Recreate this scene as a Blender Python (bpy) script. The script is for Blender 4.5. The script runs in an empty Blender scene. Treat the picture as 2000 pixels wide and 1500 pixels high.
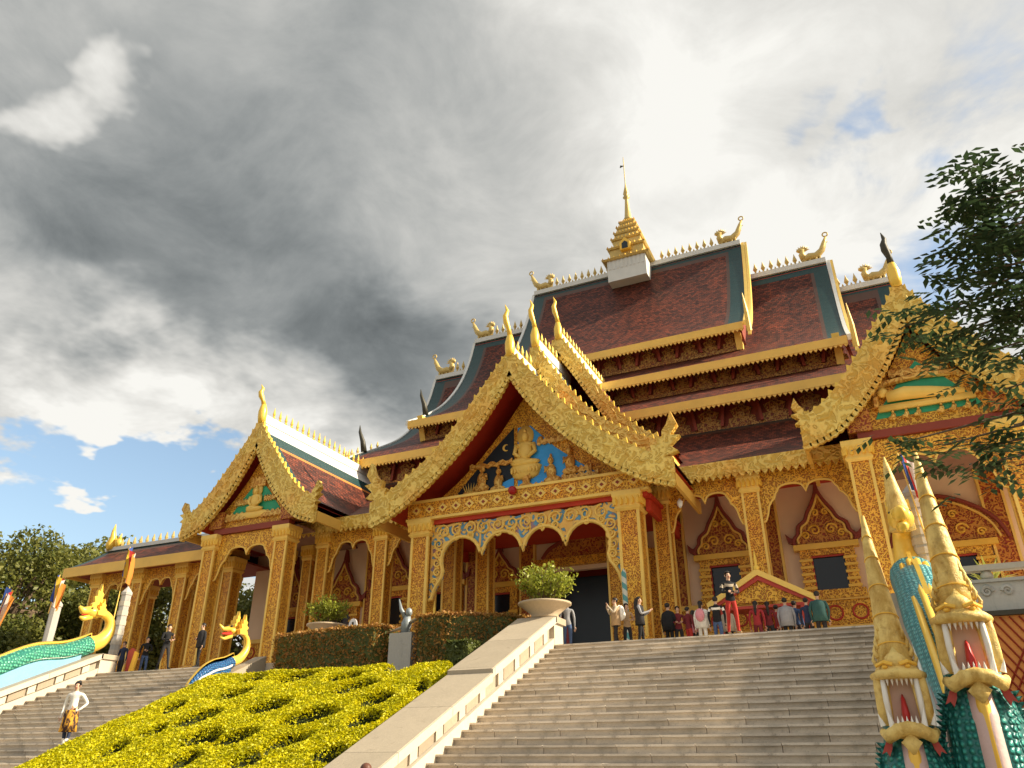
import bpy, bmesh, math, random
import numpy as np
from mathutils import Vector, Matrix
R = math.radians
random.seed(7); rng = np.random.default_rng(7)
S = bpy.context.scene
COL = S.collection

# ------------------------------------------------------------------ camera
PITCH, YAW, FPX = R(26.2), R(25.0), 1500.0       # focal length in pixels of a 2000 px wide picture
cam_d = bpy.data.cameras.new('camera'); cam = bpy.data.objects.new('camera', cam_d); COL.objects.link(cam)
cam.location = (0, 0, 0); cam.rotation_euler = (math.pi / 2 + PITCH, 0, YAW)
cam_d.sensor_width = 36; cam_d.lens = 36 * FPX / 2000; cam_d.clip_end = 6000; cam_d.clip_start = .05
S.camera = cam

def ray(x, y):                                   # direction of a photograph pixel
    u = (x - 1000) / FPX; v = (750 - y) / FPX
    sp, cp = math.sin(PITCH), math.cos(PITCH); fw = cp - v * sp
    return Vector((-math.sin(YAW) * fw + math.cos(YAW) * u, math.cos(YAW) * fw + math.sin(YAW) * u, sp + v * cp))
def on_y(x, y, Y): r = ray(x, y); return r * (Y / r.y)
def on_z(x, y, Z): r = ray(x, y); return r * (Z / r.z)

# ------------------------------------------------------------------ sun, sky, exposure
SUN_AZ, SUN_EL = R(13), R(32)                    # azimuth from +X towards +Y
S.view_settings.view_transform = 'Standard'; S.view_settings.look = 'None'
S.view_settings.exposure = 1.2; S.view_settings.gamma = 1
sd = Vector((math.cos(SUN_AZ) * math.cos(SUN_EL), math.sin(SUN_AZ) * math.cos(SUN_EL), math.sin(SUN_EL)))
sl = bpy.data.lights.new('sun', 'SUN'); sl.energy = 4.0; sl.angle = R(.6); sl.color = (1, .88, .67)
sun = bpy.data.objects.new('sun', sl); COL.objects.link(sun); sun.location = sd * 200
sun.rotation_euler = sd.to_track_quat('Z', 'Y').to_euler()

W = bpy.data.worlds.new('World'); S.world = W; W.use_nodes = True; W.cycles.sampling_method = 'MANUAL'; W.cycles.sample_map_resolution = 256
nt = W.node_tree; nt.nodes.clear()
class NT:
    """tiny node-graph writer"""
    def __init__(s, t): s.t = t
    def n(s, ty, **k):
        q = s.t.nodes.new(ty)
        for a, b in k.items(): setattr(q, a, b)
        return q
    def l(s, a, b): s.t.links.new(a, b)
    def put(s, sock, v):
        if isinstance(v, bpy.types.NodeSocket): s.l(v, sock)
        else: sock.default_value = v
    def m(s, op, a, b=None, c=None, clamp=False):
        q = s.n('ShaderNodeMath', operation=op, use_clamp=clamp); s.put(q.inputs[0], a)
        if b is not None: s.put(q.inputs[1], b)
        if c is not None: s.put(q.inputs[2], c)
        return q.outputs[0]
    def vm(s, op, a, b=None, out=0):
        q = s.n('ShaderNodeVectorMath', operation=op); s.put(q.inputs[0], a)
        if b is not None: s.put(q.inputs[1], b)
        return q.outputs[out]
    def mix(s, fac, a, b, mode='MIX'):
        q = s.n('ShaderNodeMix', data_type='RGBA', blend_type=mode); s.put(q.inputs[0], fac); s.put(q.inputs[6], a); s.put(q.inputs[7], b)
        return q.outputs[2]
    def noise(s, vec, scale, detail=4, rough=.55, dist=0.0, out=0):
        q = s.n('ShaderNodeTexNoise'); s.put(q.inputs['Vector'], vec); q.inputs['Scale'].default_value = scale
        q.inputs['Detail'].default_value = detail; q.inputs['Roughness'].default_value = rough; q.inputs['Distortion'].default_value = dist
        return q.outputs[out]
    def ramp(s, fac, a, b, smooth=True):
        q = s.n('ShaderNodeMapRange'); q.interpolation_type = 'SMOOTHSTEP' if smooth else 'LINEAR'
        s.put(q.inputs[0], fac); q.inputs[1].default_value = a; q.inputs[2].default_value = b
        return q.outputs[0]
    def map(s, vec, scale=(1, 1, 1), rot=(0, 0, 0)):
        q = s.n('ShaderNodeMapping'); s.put(q.inputs[0], vec); q.inputs['Scale'].default_value = scale; q.inputs['Rotation'].default_value = rot
        return q.outputs[0]
def c4(c): return (c[0], c[1], c[2], 1)

g = NT(nt)
sky = g.n('ShaderNodeTexSky', sky_type='NISHITA', sun_disc=False, sun_elevation=SUN_EL, sun_rotation=math.pi / 2 - SUN_AZ,
          air_density=1.0, dust_density=2.6, ozone_density=1.0)
dirv = g.vm('NORMALIZE', g.n('ShaderNodeTexCoord').outputs['Generated'])
sep = g.n('ShaderNodeSeparateXYZ'); g.l(dirv, sep.inputs[0])
den = g.m('ADD', g.m('MAXIMUM', sep.outputs[2], 0.0), .22)
pl = g.vm('DIVIDE', dirv, g.n('ShaderNodeCombineXYZ').outputs[0])   # placeholder, replaced below
cmb = pl.node.inputs[1].links[0].from_node
for k in range(3): g.l(den, cmb.inputs[k])
def blob(x, y, rad, amp):                        # a soft patch of the cloud layer round a direction
    d = ray(x, y).normalized()
    dt = g.vm('DOT_PRODUCT', warp, tuple(d), out=1)
    return g.m('MULTIPLY', g.ramp(dt, math.cos(rad), 1.0), amp)
wn = g.noise(pl, 2.6, 5, .6, out=1)
warp = g.vm('NORMALIZE', g.vm('ADD', dirv, g.vm('MULTIPLY', g.vm('SUBTRACT', wn, (.5, .5, .5)), (.36, .36, .36))))
n1 = g.noise(pl, 1.9, 7, .58, .25)
n2 = g.noise(pl, 4.2, 7, .62, .5)
cov = g.m('ADD', g.m('MULTIPLY_ADD', n1, .8, .26), g.m('MULTIPLY', g.m('SUBTRACT', n2, .5), .5))
for b in [(120, 1030, .20, -.50), (330, 980, .15, -.42), (560, 930, .10, -.30), (1650, 430, .10, -.12), (1610, 235, .055, -.19), (1750, 262, .045, -.20), (1900, 500, .10, -.14), (-500, 1050, .3, -.5),
          (1770, 560, .07, -.12), (500, 480, .45, .35), (1250, 150, .40, .20), (0, 790, .13, .40), (250, 800, .12, .34), (560, 800, .11, .20), (640, 865, .04, .28)]:
    cov = g.m('ADD', cov, blob(*b))
alpha = g.ramp(cov, .46, .66)
# brightness of the cloud layer as it should look, then to linear
lum = g.m('MULTIPLY_ADD', g.m('SUBTRACT', n2, .5), .38, .815)
lum = g.m('ADD', lum, g.m('MULTIPLY', g.m('SUBTRACT', n1, .5), .25))
for b in [(160, 440, .24, -.05), (360, 540, .22, -.07), (560, 630, .18, -.11), (740, 680, .15, -.13), (880, 690, .10, -.08), (480, 400, .48, -.115), (700, 160, .32, -.06), (60, 420, .2, -.05), (60, 40, .25, -.06),
          (110, 180, .05, .22), (1500, 250, .55, .08), (230, 810, .16, .22), (600, 815, .12, .20), (60, 700, .14, .10), (1130, 520, .12, -.05), (1750, 80, .2, -.05)]:
    lum = g.m('ADD', lum, blob(*b))
lum = g.m('MINIMUM', g.m('MAXIMUM', lum, .34), .93)
lin = g.m('MULTIPLY', g.m('POWER', lum, 2.2), 2.0 ** -S.view_settings.exposure * 1.12)
tint = g.mix(g.ramp(lum, .35, .85), (.90, 1.0, 1.03, 1), (1.0, .985, .93, 1))
ccol = g.vm('SCALE', tint); g.l(lin, ccol.node.inputs['Scale'])
skyc = g.mix(1.0, sky.outputs[0], (.110, .108, .098, 1), 'MULTIPLY')
out = g.mix(alpha, skyc, ccol)
bg = g.n('ShaderNodeBackground'); g.l(out, bg.inputs[0]); bg.inputs[1].default_value = 1.0
wo = g.n('ShaderNodeOutputWorld'); g.l(bg.outputs[0], wo.inputs[0])

# ------------------------------------------------------------------ materials
MATS = {}
def new_mat(name, rough=.6, metal=0.0, spec=.4):
    m = bpy.data.materials.new(name); m.use_nodes = True; t = m.node_tree
    G = NT(t); G.b = t.nodes['Principled BSDF']
    G.b.inputs['Roughness'].default_value = rough; G.b.inputs['Metallic'].default_value = metal; G.b.inputs['Specular IOR Level'].default_value = spec
    G.co = G.n('ShaderNodeTexCoord').outputs['Object']
    MATS[name] = m; return G
def bump(G, h, strength=.5, dist=.03):
    b = G.n('ShaderNodeBump'); b.inputs['Strength'].default_value = strength; b.inputs['Distance'].default_value = dist
    G.put(b.inputs['Height'], h); G.l(b.outputs[0], G.b.inputs['Normal'])
def vary(G, col, amt=.25, scale=1.5, seed=0.0):
    n = G.noise(G.map(G.co), scale, 5, .6)
    f = G.m('MULTIPLY_ADD', G.m('SUBTRACT', n, .5), amt * 2, 1.0)
    q = G.n('ShaderNodeHueSaturation'); G.put(q.inputs['Color'], col); G.l(f, q.inputs['Value']); return q.outputs[0]
def plain(name, col, rough=.6, metal=0.0, amt=.22, scale=2.0, bmp=.25, bscale=18, bdist=.02, spec=.4):
    G = new_mat(name, rough, metal, spec); G.l(vary(G, c4(col), amt, scale), G.b.inputs['Base Color'])
    bump(G, G.noise(G.co, bscale, 5, .6), bmp, bdist); return G
def carved(name, hi, lo, scale=5.0, thr=(.28, .52), rough=.45, metal=.06, wear=.25, depth=.06, dist=1.2, mid=None):
    """scrolling carved relief: raised gold over a recessed ground"""
    G = new_mat(name, rough, metal)
    dn = G.noise(G.co, scale * .55, 3, .5, out=1)
    v = G.vm('ADD', G.co, G.vm('MULTIPLY', G.vm('SUBTRACT', dn, (.5, .5, .5)), (dist / scale,) * 3))
    q = G.n('ShaderNodeTexVoronoi', feature='SMOOTH_F1'); G.l(v, q.inputs['Vector']); q.inputs['Scale'].default_value = scale
    rings = G.m('MULTIPLY_ADD', G.m('SINE', G.m('MULTIPLY', q.outputs['Distance'], 17.0)), .5, .5)
    h = G.ramp(rings, thr[0], thr[1])
    col = G.mix(h, c4(lo), c4(hi))
    if mid: col = G.mix(G.ramp(G.noise(G.co, scale * .6, 3), .52, .60), col, G.mix(h, c4(mid), c4(hi)))
    col = G.mix(G.ramp(G.noise(G.co, .45, 4, .6), .42, .68), col, G.mix(1.0, col, (1.0, .80, .62, 1), 'MULTIPLY'))
    st = G.ramp(G.noise(G.map(G.co, (2.2, 2.2, .5)), 1.6, 6, .7, .5), .52, .80)
    col = G.mix(G.m('MULTIPLY', st, .45), col, c4((lo[0] * .6, lo[1] * .6, lo[2] * .6)))
    G.l(vary(G, col, wear, 1.3), G.b.inputs['Base Color'])
    bump(G, h, .8, depth); return G
GH = (.93, .53, .06)
carved('carved_gold', GH, (.46, .165, .02), 9.5, (.1, .7), depth=.04)
carved('carved_gold_fine', (.92, .50, .055), (.44, .13, .018), 12, (.1, .7), depth=.035)
carved('carved_red_gold', (.60, .27, .045), (.30, .05, .018), 7.5, (.1, .7), depth=.035)
carved('board_gold', (.88, .64, .16), (.66, .42, .065), 3.4, (.0, 1.0), .45, .08, .22, .045, 3.0)
carved('carved_dark', (.46, .25, .06), (.20, .05, .02), 9, (.1, .7), depth=.04)
carved('lace_blue', (.86, .56, .14), (.12, .33, .52), 3.0, (.25, .4), .5, .1, .2, .08, 1.5, mid=(.36, .20, .22))
carved('relief_gold', (.84, .55, .14), (.62, .32, .06), 4.5, (.2, .6), .45, .2, .2, .05, 1.8)
plain('gold', (.88, .53, .07), .4, .1, .18, 1.2, .2, 9, .02)
plain('gold_pale', (.90, .60, .135), .45, .06, .2, 1.5, .2, 12)
plain('gold_bright', (.86, .56, .085), .36, .2, .2, 1.1, .3, 7, .03)
G = new_mat('naga_gold', .5, .05)
q_ = G.ramp(G.noise(G.map(G.co, (1, 1, .55)), 3.2, 6, .68, .6), .40, .68); q2_ = G.ramp(G.noise(G.co, 11, 5, .7), .5, .72)
G.l(G.mix(G.m('MULTIPLY', q2_, .35), G.mix(q_, (.84, .62, .20, 1), (.52, .31, .06, 1)), (.30, .17, .05, 1)), G.b.inputs['Base Color']); bump(G, G.m('ADD', G.noise(G.co, 9, 5, .6), G.m('MULTIPLY', q2_, -.4)), .5, .03)
plain('fascia', (.86, .53, .11), .5, .02, .22, .9, .15, 8)
plain('red_soffit', (.52, .045, .018), .62, 0, .22, .8, .1, 10)
plain('brick_red', (.26, .05, .03), .55, 0, .25, 1.5, .15, 10)
plain('red_paint', (.50, .055, .03), .45, 0, .2, 1.2, .1, 10)
plain('dark_red', (.26, .045, .022), .6, 0, .25, 1.2, .15, 9)
plain('maroon_screen', (.22, .035, .035), .6)
plain('cream_wall', (.86, .66, .46), .75, 0, .13, .7, .12, 6, .01)
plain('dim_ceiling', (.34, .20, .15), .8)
plain('dark_glass', (.012, .016, .022), .12, 0, .1, 1, 0, 5)
plain('doorway', (.012, .022, .030), .3, 0, .2, 1, 0, 5)  # near-black colour: shade inside openings, painted on
plain('teal_tile', (.012, .046, .046), .45, 0, .35, 3.0, .5, 22, .03)
plain('white_ridge', (.66, .66, .62), .5, 0, .15, 1.5, .2, 9)
plain('finial_gold', (.58, .42, .14), .42, .25, .3, 2.0, .4, 6, .04)
plain('dark_finial', (.05, .045, .03), .5, .2)
plain('orange_trim', (.62, .20, .04), .5, 0, .25, 2.0, .2, 10)
plain('blue_ground', (.04, .36, .88), .55, 0, .25, 2.5, .3, 9, .02)
plain('night_ground', (.010, .018, .030), .6, 0, .2, 2, .2, 9)
plain('green_ground', (.025, .34, .17), .5, 0, .25, 2.5, .3, 9, .02)
def tile_mat(name, ax, a, b, mortar):
    G = new_mat(name, .55, 0, .2)
    sp_ = G.n('ShaderNodeSeparateXYZ'); G.l(G.co, sp_.inputs[0])
    cb = G.n('ShaderNodeCombineXYZ'); G.l(sp_.outputs[ax], cb.inputs[0]); G.l(sp_.outputs[2], cb.inputs[1])
    q = G.n('ShaderNodeTexBrick'); G.l(cb.outputs[0], q.inputs['Vector']); q.inputs['Scale'].default_value = 1
    q.inputs['Brick Width'].default_value = .25; q.inputs['Row Height'].default_value = .16; q.inputs['Mortar Size'].default_value = .014; q.inputs['Bias'].default_value = 0.0
    q.inputs['Color1'].default_value = c4(a); q.inputs['Color2'].default_value = c4(b); q.inputs['Mortar'].default_value = c4(mortar)
    st = G.mix(G.ramp(G.noise(G.co, .5, 5, .65), .35, .75), (.72, .72, .75, 1), (1.25, 1.1, 1.0, 1))
    G.l(G.mix(1.0, q.outputs[0], st, 'MULTIPLY'), G.b.inputs['Base Color'])
    rowp = G.m('FRACT', G.m('MULTIPLY', sp_.outputs[2], 1 / .16))
    bump(G, G.m('ADD', G.m('MULTIPLY', rowp, -1.0), G.m('MULTIPLY', q.outputs[1], -.6)), .7, .05)
TA, TB, TM = (.22, .056, .029), (.050, .017, .013), (.020, .009, .008)
tile_mat('tile_x', 0, TA, TB, TM); tile_mat('tile_y', 1, TA, TB, TM)
def stone(name, col, amt=.2, stain=.35, rough=.75, per_obj=.12, streak=None, mottle=None):
    G = new_mat(name, rough, 0, .3)
    col = c4(col)
    big = G.noise(G.co, .9, 6, .65); fine = G.noise(G.co, 14, 5, .7)
    f = G.m('ADD', G.m('MULTIPLY_ADD', G.m('SUBTRACT', big, .5), amt * 2, 1.0), G.m('MULTIPLY', G.m('SUBTRACT', fine, .5), .3))
    oi = G.n('ShaderNodeObjectInfo'); f = G.m('ADD', f, G.m('MULTIPLY', G.m('SUBTRACT', oi.outputs['Random'], .5), per_obj * 2))
    q = G.n('ShaderNodeHueSaturation'); q.inputs['Color'].default_value = col; G.l(f, q.inputs['Value'])
    s_ = G.ramp(G.noise(G.co, 2.4, 7, .75, .6), .56, .74)
    c = G.mix(G.m('MULTIPLY', s_, stain), q.outputs[0], (.10, .075, .05, 1))
    if mottle:
        c = G.mix(G.m('MULTIPLY', G.ramp(G.noise(G.co, 1.1, 6, .72, .4), .47, .66), .42), c, c4(mottle))
        c = G.mix(G.m('MULTIPLY', G.ramp(G.noise(G.map(G.co, (1, 1, 1), (.4, .2, 1.3)), .55, 4, .6), .50, .66), .35), c, (.62, .47, .38, 1))
        c = G.mix(G.m('MULTIPLY', G.ramp(G.noise(G.co, 30, 3, .8), .58, .72), .45), c, (.12, .09, .07, 1))
    if streak: c = G.mix(G.m('MULTIPLY', G.ramp(G.noise(G.map(G.co, (3, 3, .35)), 2.0, 5, .7), .54, .75), .5), c, c4(streak))
    G.l(c, G.b.inputs['Base Color']); bump(G, G.m('ADD', fine, G.m('MULTIPLY', big, 2)), .3, .015)
stone('step_stone', (.64, .56, .455), .24, .75, .7, .18, mottle=(.30, .27, .22))
stone('step_joint', (.10, .075, .055))
stone('white_stone', (.52, .46, .37), .12, .18, .6, .05)
stone('cap_stone', (.40, .335, .245), .2, .4, .6, .08)
stone('panel_stone', (.38, .32, .24), .25, .4)
stone('panel_dark', (.34, .275, .20), .3, .5)
stone('grey_stone', (.44, .42, .38), .2, .35, streak=(.20, .19, .17))
stone('wall_stone', (.42, .37, .29), .3, .55, streak=(.12, .10, .08))
stone('paving', (.58, .50, .40), .2, .3)
stone('earth', (.13, .09, .055), .3, .3)
stone('terracotta', (.50, .39, .26), .12, .15, .6)
def leaf_mat(name, a, b, trans=.35, scale=3.0, rough=.5):
    G = new_mat(name, rough, 0, .35)
    n = G.ramp(G.noise(G.co, scale, 4, .7), .3, .7); n2_ = G.n('ShaderNodeTexWhiteNoise'); n2_.noise_dimensions = '3D'
    sn = G.vm('SNAP', G.co, (.09, .09, .09)); G.l(sn, n2_.inputs[0])
    f = G.m('ADD', G.m('MULTIPLY', n, .55), G.m('MULTIPLY', n2_.outputs[0], .45))
    col = G.mix(f, c4(a), c4(b)); G.l(col, G.b.inputs['Base Color'])
    tr = G.n('ShaderNodeBsdfTranslucent'); G.l(col, tr.inputs[0]); mx = G.n('ShaderNodeMixShader'); mx.inputs[0].default_value = trans
    G.l(G.b.outputs[0], mx.inputs[1]); G.l(tr.outputs[0], mx.inputs[2])
    G.l(mx.outputs[0], G.t.nodes['Material Output'].inputs[0])
leaf_mat('yellow_leaf', (.37, .365, .003), (.78, .685, .005), .3, 2.2)
leaf_mat('twig_gap_shade', (.016, .022, .006), (.04, .045, .008), .0, 3, 1.0)  # shade of the shrub gaps is put into this near-black colour
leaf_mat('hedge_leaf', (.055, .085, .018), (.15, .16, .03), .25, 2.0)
leaf_mat('red_hedge_leaf', (.24, .18, .03), (.50, .21, .06), .3, 2.5)
leaf_mat('pot_leaf', (.17, .22, .02), (.42, .42, .05), .35, 4.0)
leaf_mat('tree_leaf', (.05, .085, .018), (.24, .22, .04), .35, .6)
leaf_mat('dark_leaf', (.028, .055, .030), (.075, .12, .04), .35, 1.5)
leaf_mat('agave_leaf', (.24, .30, .04), (.52, .50, .13), .3, 3.0)
plain('bark', (.16, .11, .07), .9, 0, .4, 2, .7, 8, .04)
def scales(name, a, b, scale=7.0, rough=.35, stretch=(1, 1, 1)):
    G = new_mat(name, rough, .05)
    q = G.n('ShaderNodeTexVoronoi', feature='F1'); G.l(G.map(G.co, stretch), q.inputs['Vector']); q.inputs['Scale'].default_value = scale
    q.inputs['Randomness'].default_value = .35
    h = G.ramp(q.outputs['Distance'], .18, .62)
    G.l(vary(G, G.mix(h, c4(b), c4(a)), .2, 2), G.b.inputs['Base Color']); bump(G, G.m('MULTIPLY', h, -1.0), .8, .05)
scales('scale_green', (.02, .17, .13), (.10, .42, .27), 8)
scales('scale_teal', (.02, .20, .23), (.16, .52, .55), 11)
scales('scale_dark_teal', (.015, .13, .12), (.05, .36, .30), 13)
scales('scale_blue', (.015, .07, .20), (.04, .18, .40), 12)
plain('belly_blue', (.20, .38, .56), .45, 0, .15, 2, .4, 5, .04)
plain('belly_pink', (.62, .44, .40), .5, 0, .12, 3, .3, 14)
plain('mouth_pink', (.66, .46, .36), .5, 0, .12, 3, .2, 10)
plain('tongue_red', (.52, .03, .025), .4)
plain('tooth', (.85, .82, .74), .35, 0, .06)
plain('naga_red', (.42, .06, .045), .5)
plain('white_scallop', (.78, .76, .68), .5)
plain('pink_wall', (.52, .20, .16), .6, 0, .2, 1.5)
plain('orange_wall', (.72, .30, .075), .6, 0, .25, 1.2)
plain('lattice_red', (.30, .035, .015), .5)
plain('skin', (.55, .33, .22), .55, 0, .08, 6, .1, 20, .005)
plain('hair_brown', (.12, .045, .025), .5)
plain('hair', (.018, .014, .012), .5, 0, .2, 9, .3, 40, .01)
def cloth(name, col): plain(name, col, .85, 0, .25, 7, .35, 24, .02, .2)
for k, v in dict(white=(.80, .77, .70), black=(.018, .018, .02), navy=(.03, .04, .08), green=(.035, .09, .085), red=(.34, .035, .04), maroon=(.16, .025, .03), pink=(.70, .28, .32), grey=(.30, .30, .32),
                 blue=(.07, .11, .22), beige=(.48, .40, .30), dark=(.03, .028, .03), tan=(.40, .27, .15), orange=(.70, .28, .05), crimson=(.42, .04, .03)).items(): cloth('cloth_' + k, v)
G = new_mat('sarong', .8); G.l(G.mix(G.ramp(G.noise(G.map(G.co, (9, 9, 5)), 1.0, 3, .6), .42, .56), (.05, .02, .015, 1), (.68, .34, .03, 1)), G.b.inputs['Base Color'])
for k, v in dict(blue=(.06, .12, .42), yellow=(.80, .55, .06), red=(.60, .05, .04), white=(.82, .80, .76), orange=(.85, .33, .06)).items():
    G = new_mat('flag_' + k, .8); G.b.inputs['Base Color'].default_value = c4(v)
    tr = G.n('ShaderNodeBsdfTranslucent'); tr.inputs[0].default_value = c4(v); mx = G.n('ShaderNodeMixShader'); mx.inputs[0].default_value = .4
    G.l(G.b.outputs[0], mx.inputs[1]); G.l(tr.outputs[0], mx.inputs[2]); G.l(mx.outputs[0], G.t.nodes['Material Output'].inputs[0])
G = new_mat('spiral_stripe', .5); sx = G.n('ShaderNodeSeparateXYZ'); G.l(G.co, sx.inputs[0])
an = G.m('ARCTAN2', sx.outputs[1], sx.outputs[0]); ph = G.m('SINE', G.m('ADD', an, G.m('MULTIPLY', sx.outputs[2], 14.0)))
G.l(G.mix(G.ramp(ph, -.15, .15), (.10, .30, .28, 1), (.62, .60, .48, 1)), G.b.inputs['Base Color'])
G = new_mat('ground_mat', .9); G.l(vary(G, (.16, .13, .09, 1), .3, .4), G.b.inputs['Base Color'])
plain('lantern_red', (.38, .012, .015), .3)
plain('lamp_white', (.8, .8, .78), .4)
plain('bronze_grey', (.26, .29, .30), .5, .3, .3, 5)

# ------------------------------------------------------------------ mesh helpers
def M(x): return MATS[x] if isinstance(x, str) else x
def root_loc(p):
    v = Vector((0, 0, 0))
    while p is not None: v += p.location; p = p.parent
    return v
def link(name, me, parent=None, loc=(0, 0, 0)):
    o = bpy.data.objects.new(name, me); COL.objects.link(o); o.location = loc; o.parent = parent; return o
def tag(o, label=None, cat=None, group=None, kind=None):
    for k, v in (('label', label), ('category', cat), ('group', group), ('kind', kind)):
        if v: o[k] = v
    return o
def thing(name, label, cat, loc=(0, 0, 0), group=None, rz=0):
    o = link(name, None, None, loc); o.rotation_euler[2] = rz; o.empty_display_size = .3
    return tag(o, label, cat, group)
class MB:
    def __init__(s): s.v = []; s.f = []; s.mi = []; s.cur = 0
    def add(s, vs, fs):
        o = len(s.v); s.v += [tuple(q) for q in vs]; s.f += [tuple(i + o for i in f) for f in fs]; s.mi += [s.cur] * len(fs); return s
    def mat(s, i): s.cur = i; return s
    def box(s, x0, x1, y0, y1, z0, z1):
        return s.add([(x0, y0, z0), (x1, y0, z0), (x1, y1, z0), (x0, y1, z0), (x0, y0, z1), (x1, y0, z1), (x1, y1, z1), (x0, y1, z1)],
                     [(0, 3, 2, 1), (4, 5, 6, 7), (0, 1, 5, 4), (1, 2, 6, 5), (2, 3, 7, 6), (3, 0, 4, 7)])
    def prism(s, poly, y0, y1, axis='y'):                   # polygon in XZ (or YZ / XY) extruded
        P = {'y': lambda a, b, t: (a, t, b), 'x': lambda a, b, t: (t, a, b), 'z': lambda a, b, t: (a, b, t)}[axis]
        n = len(poly)
        return s.add([P(a, b, y0) for a, b in poly] + [P(a, b, y1) for a, b in poly],
                     [tuple(range(n)), tuple(range(2 * n - 1, n - 1, -1))] + [(i, i + n, (i + 1) % n + n, (i + 1) % n) for i in range(n)])
    def strip(s, A, B, y0, y1, axis='y'):                   # solid band between two polylines
        P = {'y': lambda a, b, t: (a, t, b), 'x': lambda a, b, t: (t, a, b), 'z': lambda a, b, t: (a, b, t)}[axis]
        n = len(A); vs = []
        for t in (y0, y1):
            vs += [P(a, b, t) for a, b in A] + [P(a, b, t) for a, b in B]
        fs = []
        for i in range(n - 1):
            fs += [(i, i + 1, n + i + 1, n + i), (2 * n + i, 3 * n + i, 3 * n + i + 1, 2 * n + i + 1), (i, 2 * n + i, 2 * n + i + 1, i + 1), (n + i, n + i + 1, 3 * n + i + 1, 3 * n + i)]
        fs += [(0, n, 3 * n, 2 * n), (n - 1, 3 * n - 1, 4 * n - 1, 2 * n - 1)]
        return s.add(vs, fs)
    def tube(s, path, rad, n=8, sq=(1, 1), up=None, cap=True):
        path = [Vector(p) for p in path]; k = len(path)
        if not hasattr(rad, '__len__'): rad = [rad] * k
        vs = []; prev = None
        for i, p in enumerate(path):
            t = (path[min(i + 1, k - 1)] - path[max(i - 1, 0)]).normalized()
            if prev is None:
                u = Vector(up) if up else (Vector((0, 0, 1)) if abs(t.z) < .9 else Vector((1, 0, 0)))
            else: u = prev
            u = (u - t * u.dot(t))
            if u.length < 1e-5: u = t.orthogonal()
            u.normalize(); prev = u; w = t.cross(u)
            for j in range(n):
                a = 2 * math.pi * j / n
                vs.append(p + (u * math.cos(a) * sq[1] + w * math.sin(a) * sq[0]) * rad[i])
        fs = [(i * n + j, i * n + (j + 1) % n, (i + 1) * n + (j + 1) % n, (i + 1) * n + j) for i in range(k - 1) for j in range(n)]
        if cap: fs += [tuple(range(n - 1, -1, -1)), tuple((k - 1) * n + j for j in range(n))]
        return s.add(vs, fs)
    def lathe(s, prof, c=(0, 0, 0), n=10, sx=1, sy=1, a0=0):
        vs = [(c[0] + r * math.cos(a0 + 2 * math.pi * j / n) * sx, c[1] + r * math.sin(a0 + 2 * math.pi * j / n) * sy, c[2] + z) for r, z in prof for j in range(n)]
        k = len(prof)
        fs = [(i * n + j, i * n + (j + 1) % n, (i + 1) * n + (j + 1) % n, (i + 1) * n + j) for i in range(k - 1) for j in range(n)]
        return s.add(vs, fs + [tuple(range(n - 1, -1, -1)), tuple((k - 1) * n + j for j in range(n))])
    def ell(s, c, r, n=10, k=6):
        return s.lathe([(math.sin(math.pi * max(.02, min(.98, i / k))), -math.cos(math.pi * i / k) * r[2]) for i in range(k + 1)], c, n, r[0], r[1])
    def spike(s, b, t, r, n=5): return s.tube([b, Vector(b).lerp(Vector(t), .5), t], [r, r * .6, r * .06], n)
    def mesh(s, name, mats, smooth=False, off=(0, 0, 0), fix=True):
        me = bpy.data.meshes.new(name); o = Vector(off)
        me.from_pydata([(a - o.x, b - o.y, c - o.z) for a, b, c in s.v], [], s.f)
        for m in (mats if isinstance(mats, (list, tuple)) else [mats]): me.materials.append(M(m))
        me.polygons.foreach_set('material_index', s.mi)
        if fix:
            bm = bmesh.new(); bm.from_mesh(me); bmesh.ops.recalc_face_normals(bm, faces=bm.faces); bm.to_mesh(me); bm.free()
        if smooth: me.polygons.foreach_set('use_smooth', [True] * len(me.polygons))
        me.update(); return me
    def build(s, name, mats, parent=None, smooth=False):
        return link(name, s.mesh(name, mats, smooth, root_loc(parent)), parent)
    def solo(s, name, mats, label, cat, loc=(0, 0, 0), group=None, smooth=False):
        return tag(link(name, s.mesh(name, mats, smooth, loc), None, loc), label, cat, group)
def struct(o): o['kind'] = 'structure'; return o
def smooth_curve(pts, n=24):                      # Catmull-Rom through 2-D points
    P = [pts[0]] + list(pts) + [pts[-1]]; out = []; segs = len(pts) - 1; per = max(2, n // segs)
    for i in range(segs):
        a, b, c, d = P[i], P[i + 1], P[i + 2], P[i + 3]
        for k in range(per):
            t = k / per
            out.append(tuple(.5 * (2 * b[j] + (c[j] - a[j]) * t + (2 * a[j] - 5 * b[j] + 4 * c[j] - d[j]) * t * t + (-a[j] + 3 * b[j] - 3 * c[j] + d[j]) * t ** 3) for j in range(len(b))))
    out.append(tuple(pts[-1])); return out
def np_mesh(name, V, F, mats, mi=None):
    me = bpy.data.meshes.new(name); V = np.asarray(V, dtype=np.float32); F = np.asarray(F, dtype=np.int32); nf, k = F.shape
    me.vertices.add(len(V)); me.vertices.foreach_set('co', V.ravel()); me.loops.add(nf * k); me.loops.foreach_set('vertex_index', F.ravel())
    me.polygons.add(nf); me.polygons.foreach_set('loop_start', np.arange(0, nf * k, k, dtype=np.int32))
    try: me.polygons.foreach_set('loop_total', np.full(nf, k, dtype=np.int32))
    except Exception: pass
    for m in (mats if isinstance(mats, (list, tuple)) else [mats]): me.materials.append(M(m))
    if mi is not None: me.polygons.foreach_set('material_index', np.asarray(mi, dtype=np.int32))
    me.update(calc_edges=True); return me
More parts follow.
